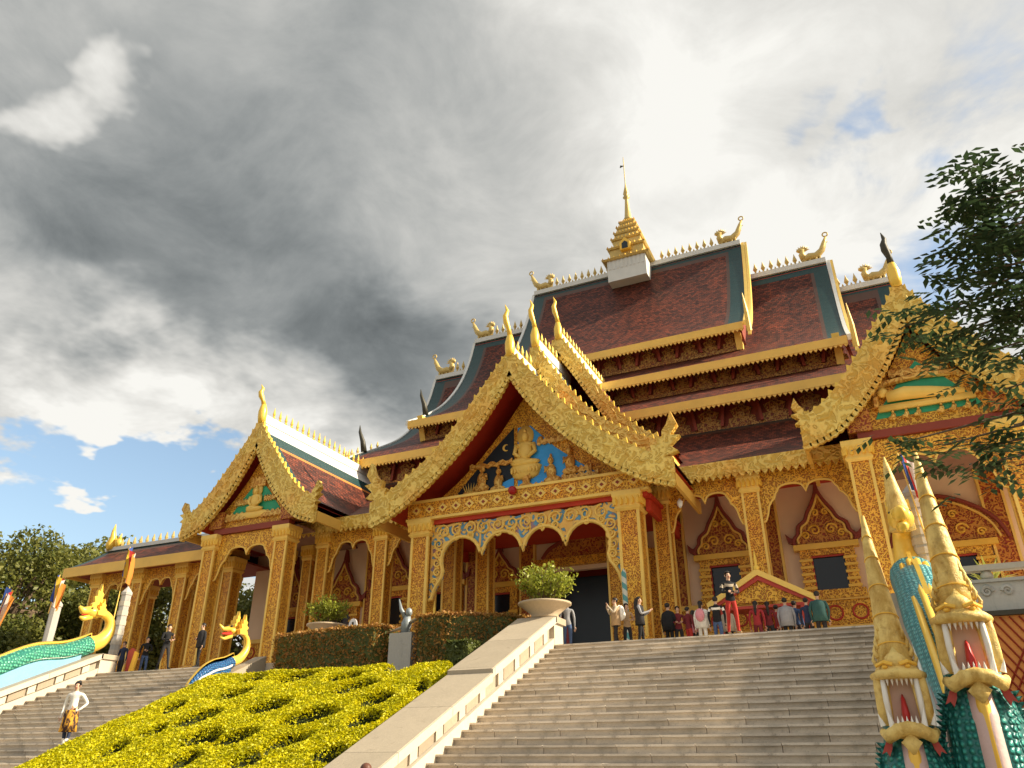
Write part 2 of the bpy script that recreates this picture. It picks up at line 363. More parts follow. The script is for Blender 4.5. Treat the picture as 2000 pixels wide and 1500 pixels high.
def leaf_quads(P, size, aspect=.5, up=0.0, jitter=.4, seed=1, flat=1.0):
    """one small folded leaf (rhombus) at each point, random directions"""
    r = np.random.default_rng(seed); n = len(P); P = np.asarray(P, dtype=float)
    d = r.normal(size=(n, 3)); d[:, 2] += up; d[:, 2] *= flat; d /= np.linalg.norm(d, axis=1, keepdims=True)
    e = r.normal(size=(n, 3)); e[:, 2] *= flat; e -= d * (e * d).sum(1, keepdims=True); e /= np.linalg.norm(e, axis=1, keepdims=True)
    s_ = size * (1 + jitter * r.uniform(-1, 1, size=(n, 1))); w = s_ * aspect * .5
    nn = np.cross(d, e)
    V = np.stack([P - d * s_ * .5, P + e * w + nn * w * .35, P + d * s_ * .5, P - e * w + nn * w * .35], axis=1).reshape(-1, 3)
    return V, np.arange(4 * n).reshape(n, 4)

# ------------------------------------------------------------------ ground, terrace, stairs
ZT, YT, SL = 3.3, 23.5, .4437                     # terrace level (camera eye at 0), stair head, slope of the stairs
ZG = -1.6
RISE = .175; RUN = RISE / SL
mb = MB(); mb.add([(-1500, -1500, ZG), (1500, -1500, ZG), (1500, 1500, ZG), (-1500, 1500, ZG)], [(0, 1, 2, 3)])
ground = struct(mb.build('ground', 'ground_mat'))
mb = MB().box(-95, 60, YT + .02, 110, ZG - .5, ZT - .004); mb.box(1.7, 60, 22.6, YT + .02, ZG - .5, ZT - .004)
terrace = struct(mb.build('terrace', 'paving'))
def stair(name, x0, x1, nsl, seed):
    """steps of separate stone slabs on a stepped core"""
    rr = random.Random(seed); N = 28
    pts = [(YT, ZT - .19)]
    for i in range(N):
        y = YT - RUN * i + .05; z = ZT - .19 - RISE * i
        pts += [(y, z), (y, z - RISE)]
    pts += [(YT + .01, pts[-1][1])]
    core = struct(MB().prism(pts[1:], x0, x1, 'x').build(name, 'step_joint'))
    w = (x1 - x0) / nsl
    def slab(width):
        m = MB(); m.box(.006, width - .006, .025, RUN + .06, -.172, -.046)
        m.box(.006, width - .006, -.06, RUN + .06, -.045, 0)
        return m.mesh('step_slab', 'step_stone')
    cache = {}
    for i in range(N):
        off = (i % 2) * .5 * w + rr.uniform(-.12, .12)
        cuts = [x0] + [x0 + off + k * w for k in range(nsl + 1) if x0 + .35 < x0 + off + k * w < x1 - .35] + [x1]
        y = YT - RUN * i; z = ZT - RISE * i
        if i <= 21:
            for a, b in zip(cuts, cuts[1:]):
                k = round((b - a), 1)
                if k not in cache: cache[k] = slab(k)
                o = link('step_slab', cache[k], core, (a, y + rr.uniform(-.008, .008), z + rr.uniform(-.004, .004))); o.scale[0] = (b - a) / k
        else:
            m = MB(); m.box(x0, x1, y - .012, y + RUN + .06, z - .172, z - .04); m.box(x0, x1, y - .045, y + RUN + .06, z - .038, z)
            m.build('lower_step', 'step_stone', core)
    return core
stair('staircase', -9.5, .35, 6, 3)
stair('staircase', -30.0, -21.6, 6, 5)
def stair_z(y): return ZT - SL * (YT - y)

def balustrade(label, xo, xi, face, y_lo, jog, cap_h, post=True):
    """xo..xi outer and stair-side edge; face = +1 when the stair lies towards +X"""
    t = thing('stone_balustrade', label, 'balustrade', ((xo + xi) / 2, (y_lo + YT) / 2, stair_z((y_lo + YT) / 2)), 'stone balustrades beside the stairs')
    a, b = min(xo, xi), max(xo, xi)
    ch = lambda y: stair_z(y) + cap_h - (.10 if y < jog else 0)
    MB().prism([(y_lo, stair_z(y_lo) - .6), (YT, ZT - .6), (YT, ZT + cap_h - .26), (jog, ch(jog) - .36), (y_lo, ch(y_lo) - .26)], a + .14, b - .14, 'x').build('wall', 'panel_stone', t)
    # notched plinth following the steps
    xs = (b - .14, b + .02) if face > 0 else (a - .02, a + .14)
    up = [(YT - .02, ZT + .20), (y_lo, stair_z(y_lo) + .20)]
    low = []; y = y_lo; i = 0
    while y < YT - .03:
        z = stair_z(y) - .10; low += [(y, z), (min(y + RUN, YT - .02), z)]; y += RUN
    MB().prism(low + up, *xs, axis='x').build('plinth', 'white_stone', t)
    # carved panels and the strips between them
    y = y_lo + .1; px = (b - .14, b - .075) if face > 0 else (a + .075, a + .14)
    k = 0
    while y < YT - .35:
        L = .62 if k % 2 == 0 else .30
        if not (y - .05 < jog < y + L + .05) and y + L < YT - .25:
            z0 = lambda q: stair_z(q) + .23; z1 = lambda q: ch(q) - .24
            MB().prism([(y, z0(y)), (y + L, z0(y + L)), (y + L, z1(y + L)), (y, z1(y))], px[0], px[1] if k % 2 == 0 else px[1] + .014 * face, 'x').build('panel', 'panel_dark' if k % 2 == 0 else 'white_stone', t)
        y += L + .07; k += 1
    # sloping cap stones
    n = max(2, round((YT - y_lo) / 2.1)); ys = [y_lo + (YT + .05 - y_lo) * i / n for i in range(n + 1)]
    for y0, y1 in zip(ys, ys[1:]):
        segs = [(y0 + .006, jog - .002), (jog + .002, y1 - .006)] if y0 < jog < y1 else [(y0 + .006, y1 - .006)]
        for p, q in segs:
            m_ = (p + q) / 2; d = cap_h - (.10 if m_ < jog else 0)
            f = lambda yy: stair_z(yy) + d
            m = MB(); m.prism([(p, f(p) - .19), (q, f(q) - .19), (q, f(q)), (p, f(p))], a - .06, b + .06, 'x').build('cap_stone', 'cap_stone', t)
            fx = (b + .06, b + .10) if face > 0 else (a - .10, a - .06)
            MB().prism([(p, f(p) - .22), (q, f(q) - .22), (q, f(q) - .015), (p, f(p) - .015)], *fx, axis='x').build('cap_edge', 'white_stone', t)
    if post:
        MB().box(a + .02, b + .02, YT, YT + .75, ZT, ZT + cap_h - .2).build('end_post', 'white_stone', t)
        MB().box(a - .07, b + .10, YT - .03, YT + .84, ZT + cap_h - .198, ZT + cap_h).build('post_cap', 'cap_stone', t)
    return t
balustrade('pale stone balustrade with broad sloping cap between the yellow shrubs and the wide stairs', -10.7, -9.5, 1, 12.5, 19.0, .88)
balustrade('weathered stone balustrade carrying the green-scaled naga along its cap', -31.6, -30.0, 1, 12.5, 14.0, .78)
balustrade('stone balustrade under the teal-scaled naga beside the wide stairs', .35, 1.6, -1, 12.9, 14.0, .78)
t = thing('stone_kerb', 'low sloping stone kerb between the narrow stairs and the yellow shrubs', 'kerb', (-21.4, 18, stair_z(18)))
for i in range(6):
    y0 = 12.5 + 11 * i / 6; y1 = 12.5 + 11 * (i + 1) / 6 - .012
    MB().prism([(y0, stair_z(y0) - .5), (y1, stair_z(y1) - .5), (y1, stair_z(y1) + .24), (y0, stair_z(y0) + .24)], -21.6, -21.05, 'x').build('kerb_stone', 'cap_stone', t)

# planting bed between the stairs
bed = struct(MB().prism([(12, ZG - .2), (YT + .02, ZG - .2), (YT + .02, ZT - .35), (12, stair_z(12) - .35)], -21.05, -10.68, 'x').build('planting_bed', 'earth'))

# ------------------------------------------------------------------ the temple
AX = -12.9                                         # axis of the hall
temple = thing('temple', 'golden many-tiered temple hall with red roofs, gabled porches and a ridge spire', 'temple', (AX, 36, ZT))
TT = temple
def part(m, name, mats, parent=None, smooth=False): return m.build(name, mats, parent or TT, smooth)
def inst(name, me, loc, parent=None, rz=0, sc=None):
    p = parent or TT
    o = link(name, me, p, Vector(loc) - root_loc(p)); o.rotation_euler[2] = rz
    if sc: o.scale = sc
    return o

# --- shared little pieces
spear_me = MB().lathe([(.06, 0), (.13, .10), (.05, .20), (.16, .42), (.13, .55), (.04, .85), (.008, 1.0)], n=6).mesh('ridge_spear', 'finial_gold')
bud_me = MB().lathe([(.05, 0), (.09, .12), (.02, .32)], n=5).mesh('ridge_bud', 'finial_gold')
def creature_mesh():
    """roof-end creature: crouching body, raised curling tail with a ring, crested head"""
    m = MB()
    m.tube([(-.55, 0, .25), (-.1, 0, .42), (.35, 0, .40), (.75, 0, .75), (1.0, 0, 1.35), (1.15, 0, 1.75)], [.18, .30, .27, .22, .16, .07], 8)
    m.tube([(1.15 + .17 * math.cos(a), 0, 1.95 + .17 * math.sin(a)) for a in [i * math.pi / 5 - 1.5 for i in range(11)]], .05, 6)
    m.tube([(-.45, 0, .3), (-.55, 0, .75), (-.42, 0, 1.15)], [.24, .22, .14], 8)
    m.ell((-.62, 0, 1.12), (.26, .15, .18), 8, 5)
    for k in range(7):
        a = 2.6 - k * .42; m.spike((-.45 + .12 * math.cos(a), 0, 1.05 + .15 * math.sin(a)), (-.45 + .48 * math.cos(a), 0, 1.05 + .46 * math.sin(a)), .10)
    for x, z in ((.8, .9), (.98, 1.3), (.5, .6), (.1, .6)): m.spike((x, 0, z), (x + .28, 0, z + .02), .08)
    for x in (-.4, -.1, .3, .55): m.box(x - .07, x + .07, -.16, .16, -.05, .3)
    return m.mesh('roof_creature', 'finial_gold', True)
creature_me = creature_mesh()
def flame_poly(h=1.9, w=1.1):
    return [(0, 0), (.30 * w, .02), (.62 * w, .18 * h), (.55 * w, .30 * h), (.92 * w, .36 * h), (.70 * w, .46 * h), (1.0 * w, .60 * h), (.74 * w, .62 * h), (.95 * w, .78 * h), (.80 * w, h),
            (.66 * w, .80 * h), (.52 * w, .70 * h), (.50 * w, .58 * h), (.34 * w, .66 * h), (.36 * w, .50 * h), (.16 * w, .50 * h), (.22 * w, .36 * h), (.02 * w, .30 * h), (-.02, .12 * h)]

# --- hall roofs: profiles (Y, z) from ridge to eave, half length, ridge height
RY = 50.5
tiers = [(8.5, [(50.5, 35.3), (49.5, 32.9), (47.9, 29.9), (45.8, 26.9), (43.5, 24.65)]),
         (14.05, [(50.5, 32.0), (49.5, 29.4), (48.0, 26.8), (45.8, 24.3), (43.3, 22.4), (41.0, 21.0)]),
         (17.75, [(50.5, 29.3), (49.4, 26.5), (47.8, 24.2), (45.7, 22.1), (42.9, 20.3), (40.0, 18.7), (38.3, 17.55)])]
def tooth_row(m, x0, x1, y0, y1, z, h=.16, w=.26):
    n = int((x1 - x0) / w); w = (x1 - x0) / n
    for i in range(n):
        a = x0 + i * w; m.add([(a, y0, z), (a + w, y0, z), (a + w / 2, y0, z - h), (a, y1, z), (a + w, y1, z), (a + w / 2, y1, z - h)], [(0, 1, 2), (5, 4, 3), (0, 2, 5, 3), (1, 4, 5, 2)])
def slope_sheet(prof, x0, x1, bx, btop, mirror=False, tile='tile_x', inner=None):
    """roof slope with teal borders along its verges and ridge"""
    P = smooth_curve(prof, 26)
    if mirror: P = [(2 * RY - a, b) for a, b in P]
    xs = [x0, x0 + bx, x0 + bx + .22, x1 - bx - .22, x1 - bx, x1]
    L = [0]
    for a, b in zip(P, P[1:]): L.append(L[-1] + math.hypot(b[0] - a[0], b[1] - a[1]))
    m = MB()
    for i in range(len(P) - 1):
        for k in range(5):
            d = (L[i] + L[i + 1]) / 2
            m.mat(1 if (k in (0, 4) or d < btop) else (2 if (k in (1, 3) or d < btop + .3) else 0))
            a, b = P[i], P[i + 1]
            m.add([(xs[k], a[0], a[1]), (xs[k + 1], a[0], a[1]), (xs[k + 1], b[0], b[1]), (xs[k], b[0], b[1])], [(0, 1, 2, 3)])
    return m
plain('tile_edge', (.085, .042, .028), .5)
for ti, (hl, prof) in enumerate(tiers):
    x0, x1 = AX - hl, AX + hl
    rf = part(slope_sheet(prof, x0, x1, .95, .8), 'roof', ['tile_x', 'teal_tile', 'tile_edge'])
    part(slope_sheet(prof, x0, x1, .95, .8, True), 'rear_roof', ['tile_x', 'teal_tile', 'tile_edge'])
    P = smooth_curve(prof, 26); Pl = [(a + .12, b - .28) for a, b in P]
    for f, nm in ((lambda q: q, 'soffit'), (lambda q: (2 * RY - q[0], q[1]), 'rear_soffit')):
        m = MB(); Q = [f(q) for q in Pl]
        for a, b in zip(Q, Q[1:]): m.add([(x0 + .05, a[0], a[1]), (x1 - .05, a[0], a[1]), (x1 - .05, b[0], b[1]), (x0 + .05, b[0], b[1])], [(0, 1, 2, 3)])
        part(m, nm, 'red_soffit', rf)
    # white ridge cap, verges
    part(MB().box(x0, x1, RY - .22, RY + .22, prof[0][1] - .1, prof[0][1] + .28), 'ridge_cap', 'white_ridge', rf)
    for sx, s in ((x0, -1), (x1, 1)):
        A = [(a, b + .10) for a, b in P]; B = [(a - .05, b - .30) for a, b in P]
        part(MB().strip(A, B, sx + .02 * s, sx + .24 * s, 'x'), 'verge', 'white_ridge' if (s < 0 or ti == 1) else 'gold_pale', rf)
        A2 = [(2 * RY - a, b) for a, b in A]; B2 = [(2 * RY - a, b) for a, b in B]
        part(MB().strip(A2, B2, sx + .02 * s, sx + .24 * s, 'x'), 'rear_verge', 'white_ridge', rf)
        if s > 0 and ti < 2:                       # gold bargeboard ending in a pronged spike
            e = prof[-1]; A = [(a - .02, b + .05) for a, b in P] + [(e[0] - .55, e[1] - 1.25)]; B = [(a + .0, b - .55 - .25 * math.sin(i / 26 * 3)) for i, (a, b) in enumerate(P)] + [(e[0] - .50, e[1] - 1.30)]
            part(MB().strip(A, B, sx + .26, sx + .44, 'x'), 'bargeboard', 'gold_pale', rf)
            m = MB(); m.tube([(sx + .35, e[0] - .3, e[1] - .9), (sx + .35, e[0] - .55, e[1] + .3), (sx + .30, e[0] - .75, e[1] + 1.6)], [.16, .13, .02], 6); part(m, 'prong', 'gold_pale', rf)
        # end creatures
        inst('roof_creature', creature_me, (sx - s * .9, RY, prof[0][1] + .25), rf, 0 if s > 0 else math.pi, (1.05, 1.05, 1.05))
        # small dark horns on the verge
        if s < 0 and ti > 0:
            i = 17 if ti == 1 else 15; q = P[i + 3]
            m = MB().tube([(sx - .1, q[0], q[1]), (sx - .18, q[0] - .15, q[1] + .8), (sx - .38, q[0] - .3, q[1] + 1.5), (sx - .52, q[0] - .2, q[1] + 2.1)], [.24, .2, .12, .02], 6)
            part(m, 'verge_horn', 'dark_finial', rf, True)
    # eave board with saw-tooth fringe
    ye, ze = prof[-1]
    eb = part(MB().box(x0, x1, ye - .14, ye + .02, ze - .52, ze - .02), 'eave_board', 'fascia')
    m = MB(); tooth_row(m, x0, x1, ye - .12, ye - .02, ze - .522); part(m, 'eave_fringe', 'fascia', eb)['kind'] = 'stuff'
    # ridge spears (only where no higher roof stands)
    ih = tiers[ti - 1][0] if ti else 0
    x = x0 + 2.0
    while x < x1 - 1.9:
        if (ti == 0 and abs(x - AX) > 1.9) or (ti and abs(x - AX) > ih + .3):
            inst('ridge_spear', spear_me, (x, RY, prof[0][1] + .27), rf); inst('ridge_bud', bud_me, (x + .28, RY, prof[0][1] + .27), rf)
        x += .56
    if ti == 2:                                    # buds along the low verge
        for q in P[-9:]: inst('ridge_bud', bud_me, (x0 - .1, q[0], q[1] + .08), rf, 0, (1.2, 1.2, 1.5))
# --- clerestory walls with carved brackets between the roofs
def bracket_mesh():
    m = MB()
    m.prism([(-.55, 0), (.55, 0), (.50, .30), (.30, .38), (.42, .70), (.16, .80), (.22, 1.05), (0, 1.35), (-.22, 1.05), (-.16, .80), (-.42, .70), (-.30, .38), (-.50, .30)], -.09, .05)
    m.ell((0, -.10, .55), (.20, .08, .28), 8, 4)
    return m.mesh('carved_bracket', 'carved_dark')
br_me = bracket_mesh()
strut_me = MB().prism([(-.08, 0), (.08, 0), (.34, 1.5), (.14, 1.5)], -.30, -.12).mesh('strut', 'dark_red')
def clerestory(y, z0, z1, x0, x1, step, sc):
    w = part(MB().box(x0, x1, y, y + .3, z0 - 1.2, z1), 'clerestory_wall', 'dark_red')
    part(MB().box(x0, x1, y - .16, y - .002, z0 - .1, z0 + .20), 'clerestory_sill', 'carved_dark', w)
    x = x0 + step * .5; k = 0
    while x < x1:
        inst('carved_bracket', br_me, (x, y - .06, z0 + .2), w, 0, (sc * 1.1, 1, sc))
        if k % 2 == 0: inst('strut', strut_me, (x + step * .4, y, z0 + .18), w, 0, (1, 1, sc))
        else: inst('strut', strut_me, (x + step * .6, y, z0 + .18), w, 0, (-1, 1, sc))
        x += step; k += 1
    for x in (x0, x1):
        part(MB().prism([(y - .75, z1 + .2), (y + .3, z1 + .2), (y + .3, z0 - .1), (y - .15, z0 - .1)], x - .2, x + .2, 'x'), 'end_bracket', 'gold_pale', w)
clerestory(44.6, 23.35, 24.75, AX - 8.0, AX + 8.0, 1.35, .95)
clerestory(42.2, 19.95, 21.35, AX - 13.5, AX + 13.5, 1.25, .95)
clerestory(39.5, 16.0, 17.9, AX - 19, AX + 17.5, 1.75, 1.25)
# solid core behind the roofs so no light leaks through
part(MB().box(AX - 16.5, AX + 16.5, 40.2, 61, ZT, 17.6), 'hall_core', 'dark_red')
for s, (hl, prof) in zip((-1, 1, 1), tiers):
    for sx in (AX - hl + .35, AX + hl - .35):       # gable walls of each tier
        Q = [(a, b - .35) for a, b in smooth_curve(prof, 12)]
        part(MB().prism(Q + [(2 * RY - a, b) for a, b in reversed(Q[:-1])], sx - .05, sx + .05, 'x'), 'gable_wall', 'dark_red')

# --- ridge spire
sp_ = (AX, RY, 0)
m = MB(); part(m.box(AX - 1.55, AX + 1.55, RY - 1.7, RY + 1.7, 33.6, 35.6), 'spire_base', 'white_ridge')
def sq_tier(m, r0, r1, z0, z1): m.lathe([(r0 * 1.414, z0), (r1 * 1.414, z1)], (AX, RY, 0), 4, a0=math.pi / 4)
lv = [(1.85, 35.5), (1.5, 36.75), (1.22, 37.75), (1.02, 38.45), (.82, 39.1), (.62, 39.7)]
spire = None
for i, (r, z) in enumerate(lv):
    zn = lv[i + 1][1] if i < 5 else 40.25; rn = lv[i + 1][0] if i < 5 else .32
    m = MB(); sq_tier(m, r, r * 1.06, z, z + .13); sq_tier(m, r * 1.06, r * .80, z + .131, z + .33); sq_tier(m, r * .74, rn * .92, z + .331, zn + .02)
    o = part(m, 'spire_tier', 'finial_gold'); mm = MB()
    for k in range(9):
        for s in (-1, 1):
            f = -1 + 2 * k / 8
            mm.lathe([(.09, 0), (.07, .12), (.01, .26)], (AX + f * r, RY + s * r, z + .10), 4); mm.lathe([(.09, 0), (.07, .12), (.01, .26)], (AX + s * r, RY + f * r, z + .10), 4)
    part(mm, 'tier_antefixes', 'gold', o)['kind'] = 'stuff'
nich = part(MB().prism([(AX - .42, 36.35), (AX + .42, 36.35), (AX + .42, 37.0), (AX, 37.45), (AX - .42, 37.0)], RY - 1.75, RY - 1.2), 'spire_niche', 'gold')
part(MB().prism([(AX - .24, 36.4), (AX + .24, 36.4), (AX + .24, 36.9), (AX, 37.1), (AX - .24, 36.9)], RY - 1.78, RY - 1.70), 'niche_shade_plate', 'doorway', nich)  # dark plate on the front, coloured as the niche's inner shade
part(MB().lathe([(.5, 40.2), (.30, 40.6), (.24, 41.3), (.16, 42.3), (.14, 42.6), (.30, 42.75), (.12, 42.9), (.26, 43.1), (.08, 43.9), (.04, 44.3), (.035, 46.8), (.02, 47.2)], (AX, RY, 0), 10), 'spire_shaft', 'finial_gold', None, True)
part(MB().prism([(AX, 46.2), (AX - .35, 46.1), (AX - .3, 46.35)], RY - .03, RY + .03), 'weathervane', 'dark_finial')
for k in range(9): part(MB().box(AX - 1.42 + k * .33, AX - 1.26 + k * .33, RY - 1.74, RY - 1.702, 34.7, 35.6), 'base_rib', 'white_ridge')

# --- gallery roof round the hall front (eave on the columns)
gx0, gx1 = -33.4, 15.0
GP = [(39.4, 16.1), (37.2, 14.3), (34.5, 12.75), (31.4, 11.35)]
gr = part(slope_sheet(GP, gx0, gx1, .8, .2), 'gallery_roof', ['tile_x', 'teal_tile', 'tile_edge'])
m = MB(); Q = [(a + .1, b - .22) for a, b in smooth_curve(GP, 18)]
for a, b in zip(Q, Q[1:]): m.add([(gx0, a[0], a[1]), (gx1, a[0], a[1]), (gx1, b[0], b[1]), (gx0, b[0], b[1])], [(0, 1, 2, 3)])
part(m, 'gallery_soffit', 'red_soffit', gr)
eb = part(MB().box(gx0, gx1, 31.22, 31.38, 10.75, 11.33), 'eave_board', 'board_gold'); m = MB(); tooth_row(m, gx0, gx1, 31.24, 31.34, 10.748, .22, .30); part(m, 'eave_fringe', 'board_gold', eb)['kind'] = 'stuff'
part(MB().box(gx0, gx1, 31.7, 35.1, 11.0, 11.12), 'gallery_ceiling', 'red_soffit')
# left covered walk with open back
lp = [(33.4, 12.1), (32.2, 11.25), (30.9, 10.5)]
lw = part(slope_sheet(lp, -44.1, -32.0, .5, .35), 'walk_roof', ['tile_x', 'teal_tile', 'tile_edge'])
m = MB(); m.add([(-44.1, 33.4, 12.1), (-32, 33.4, 12.1), (-32, 36.2, 10.5), (-44.1, 36.2, 10.5)], [(0, 1, 2, 3)]); part(m, 'walk_rear_roof', 'tile_x', lw)
part(MB().box(-44.0, -32, 31.0, 36.0, 10.1, 10.2), 'walk_ceiling', 'dark_red', lw)
part(MB().box(-44.2, -32, 33.2, 33.6, 12.05, 12.28), 'ridge_cap', 'white_ridge', lw)
eb = part(MB().box(-44.2, -31.6, 30.76, 30.9, 9.92, 10.48), 'eave_board', 'fascia')
part(MB().box(-44.22, -44.08, 30.9, 36.2, 9.92, 10.48), 'eave_board', 'fascia')
for i in range(19): inst('ridge_bud', bud_me, (-43.0 + i * .55, 33.4, 12.28), lw, 0, (1.2, 1.2, 1.6))
m = MB().tube([(-43.75, 33.3, 12.15), (-43.85, 33.25, 12.5), (-43.7, 33.2, 12.9), (-43.78, 33.2, 13.35), (-43.74, 33.2, 13.8)], [.28, .32, .20, .12, .015], 8); m.ell((-43.25, 33.3, 12.55), (.26, .2, .33)); m.spike((-43.2, 33.3, 12.7), (-43.1, 33.3, 13.15), .15)
part(m, 'roof_creature', 'gold_bright', lw, True)

# --- walls of the hall behind the columns
part(MB().box(-33.0, -14.6, 35.0, 35.3, ZT, 11.1), 'hall_wall', 'cream_wall'); part(MB().box(-9.2, 15, 35.0, 35.3, ZT, 11.1), 'hall_wall', 'cream_wall')
part(MB().box(-14.6, -9.2, 35.0, 35.3, 8.3, 11.1), 'hall_wall', 'cream_wall')
part(MB().box(-33.0, -32.7, 35.3, 41, ZT, 11.1), 'hall_wall', 'cream_wall')
part(MB().box(-14.6, -9.2, 36.6, 36.7, ZT, 8.3), 'doorway_shade_sheet', 'doorway')  # flat dark sheet painted as the shade inside the open door
for x in (-14.6, -9.4): part(MB().box(x, x + .2, 35.3, 36.6, ZT, 8.3), 'door_jamb', 'dark_red')
# base course with ring medallions
ring_me = MB().tube([(.28 * math.cos(i * math.pi / 8), 0, .28 * math.sin(i * math.pi / 8)) for i in range(17)], .045, 5).mesh('ring_medallion', 'red_paint')
bc = None
for a, b in ((-33.0, -14.9), (-8.9, 15)):
    bc = part(MB().box(a, b, 34.80, 34.998, ZT, 6.15), 'base_course', 'carved_gold'); part(MB().box(a, b, 34.68, 34.797, 5.95, 6.16), 'base_moulding', 'gold_pale', bc); part(MB().box(a, b, 34.68, 34.797, 4.75, 4.95), 'base_moulding', 'gold_pale', bc)
    x = a + .6
    while x < b:
        if x > -8 or x < -15: inst('ring_medallion', ring_me, (x, 34.79, 5.46), bc)
        x += .95

# --- columns
def column_mesh(w, h):
    m = MB(); a = w / 2
    m.box(-a + .05, a - .05, -a + .05, a - .05, 0, h)
    m.mat(1); e = w * .13
    for sx in (-1, 1):
        for sy in (-1, 1):
            x0, x1 = sorted((sx * a, sx * (a - e))); y0, y1 = sorted((sy * a, sy * (a - e))); m.box(x0, x1, y0, y1, .0, h)
    return m.mesh('column', ['carved_gold_fine', 'gold_pale'])
def cap_mesh(w):
    m = MB(); a = w / 2 * 1.414
    m.lathe([(a * 1.02, 0), (a * 1.22, .10), (a * 1.10, .20), (a * 1.10, .30), (a * 1.34, .62), (a * 1.34, .80)], n=4, a0=math.pi / 4)
    m.mat(1)
    for k in range(5):
        for s in (-1, 1):
            f = (-1 + 2 * k / 4) * w * .52
            m.lathe([(.07, .25), (.09, .45), (.02, .72)], (f, s * w * .60, 0), 5); m.lathe([(.07, .25), (.09, .45), (.02, .72)], (s * w * .60, f, 0), 5)
    return m.mesh('capital', ['gold_pale', 'gold'])
def base_mesh(w):
    a = w / 2 * 1.414
    return MB().lathe([(a * 1.5, 0), (a * 1.5, .35), (a * 1.25, .55), (a * 1.35, .75), (a * 1.05, .95)], n=4, a0=math.pi / 4).mesh('column_base', 'carved_gold')
cc = {}
def column(x, y, w, ztop):
    h = ztop - .8 - ZT; k = (w, round(h, 2))
    if k not in cc: cc[k] = (column_mesh(w, h), cap_mesh(w), base_mesh(w))
    o = inst('column', cc[k][0], (x, y, ZT)); inst('capital', cc[k][1], (x, y, ZT + h), o); inst('column_base', cc[k][2], (x, y, ZT), o); return o
for x in (-18.3, -8.5): column(x, 29.8, .92, 9.95)
for x in (-31.2, -26.45): column(x, 29.8, .80, 10.7)
for x in (.35, 5.15): column(x, 29.8, .80, 10.7)
for x in (-3.95, -7.75, -22.0, -25.6, -18.05): column(x, 32.0, .72, 10.75)
for x in (-42.2, -38.75, -35.3, -31.9): column(x, 32.0, .74, 10.1)
for x in (-42.2, -38.75, -35.3): column(x, 35.4, .74, 10.1)
for x in (-29.6, -27.9): column(x, 33.6, .62, 10.7)
for x in (-16.6, -10.1): column(x, 32.6, .70, 10.5)
# pilasters on the wall
for x in (-7.95, -3.75, .55, 4.9, -15.4, -18.4, -21.0, -24.6, -28.2):
    o = part(MB().box(x - .38, x + .38, 34.82, 34.998, 6.17, 11.0), 'pilaster', 'carved_red_gold')
    for s in (-1, 1): part(MB().box(x + s * .38 - .05, x + s * .38 + .05, 34.78, 34.998, 6.17, 11.0), 'pilaster_edge', 'gold_pale', o)

# --- scalloped valances between columns
def cusp(x0, x1, z0, z1, n=9): return [(x0 + (x1 - x0) * (1 - math.cos(math.pi * i / n)) / 2, z0 + (z1 - z0) * math.sin(math.pi * i / n)) for i in range(n + 1)]
def arc(xc, zc, r, a0, a1, n=8, kz=1): return [(xc + r * math.cos(R(a0 + (a1 - a0) * i / n)), zc + kz * r * math.sin(R(a0 + (a1 - a0) * i / n))) for i in range(n + 1)]
def valance(x0, x1, y, ztop, drop, mats='carved_gold'):
    """lambrequin with two lobes either side of a pendant and stepped legs at the columns"""
    w = x1 - x0; lo = [(x0, ztop - drop)]
    half = [(0, -drop), (.03, -drop * .98), (.06, -drop * .86), (.085, -drop * .70), (.125, -drop * .60), (.15, -drop * .58), (.17, -drop * .48), (.20, -drop * .42)]
    hb = [(.20 + .005, -drop * .40)] + [(.205 + .135 * (1 - math.cos(math.pi * i / 8)), -drop * (.40 - .09 * math.sin(math.pi * i / 8))) for i in range(1, 8)] + [(.49, -drop * .44), (.5, -drop * .50)]
    L = half + hb
    low = [(x0 + a * w, ztop + b) for a, b in L]; low += [(x1 - a * w, ztop + b) for a, b in reversed(L[:-1])]
    v = part(MB().prism([(x0, ztop)] + low + [(x1, ztop)], y - .09, y + .09), 'valance', mats)
    part(MB().tube([(a, y - .09, b) for a, b in low], .045, 5), 'valance_rim', 'gold_pale', v)
    return v
for a, b in ((-7.39, -4.31), (-3.59, 0.0), (-21.64, -18.4), (-25.24, -22.36)): valance(a, b, 31.9, 10.85, 2.15)
for a, b in ((-41.8, -39.1), (-38.4, -35.7), (-34.9, -32.3)): valance(a, b, 31.9, 10.1, 2.0)
valance(-30.8, -26.85, 29.75, 10.7, 2.35); valance(.75, 4.75, 29.75, 10.7, 2.35); valance(5.6, 9, 31.9, 10.85, 2.1)

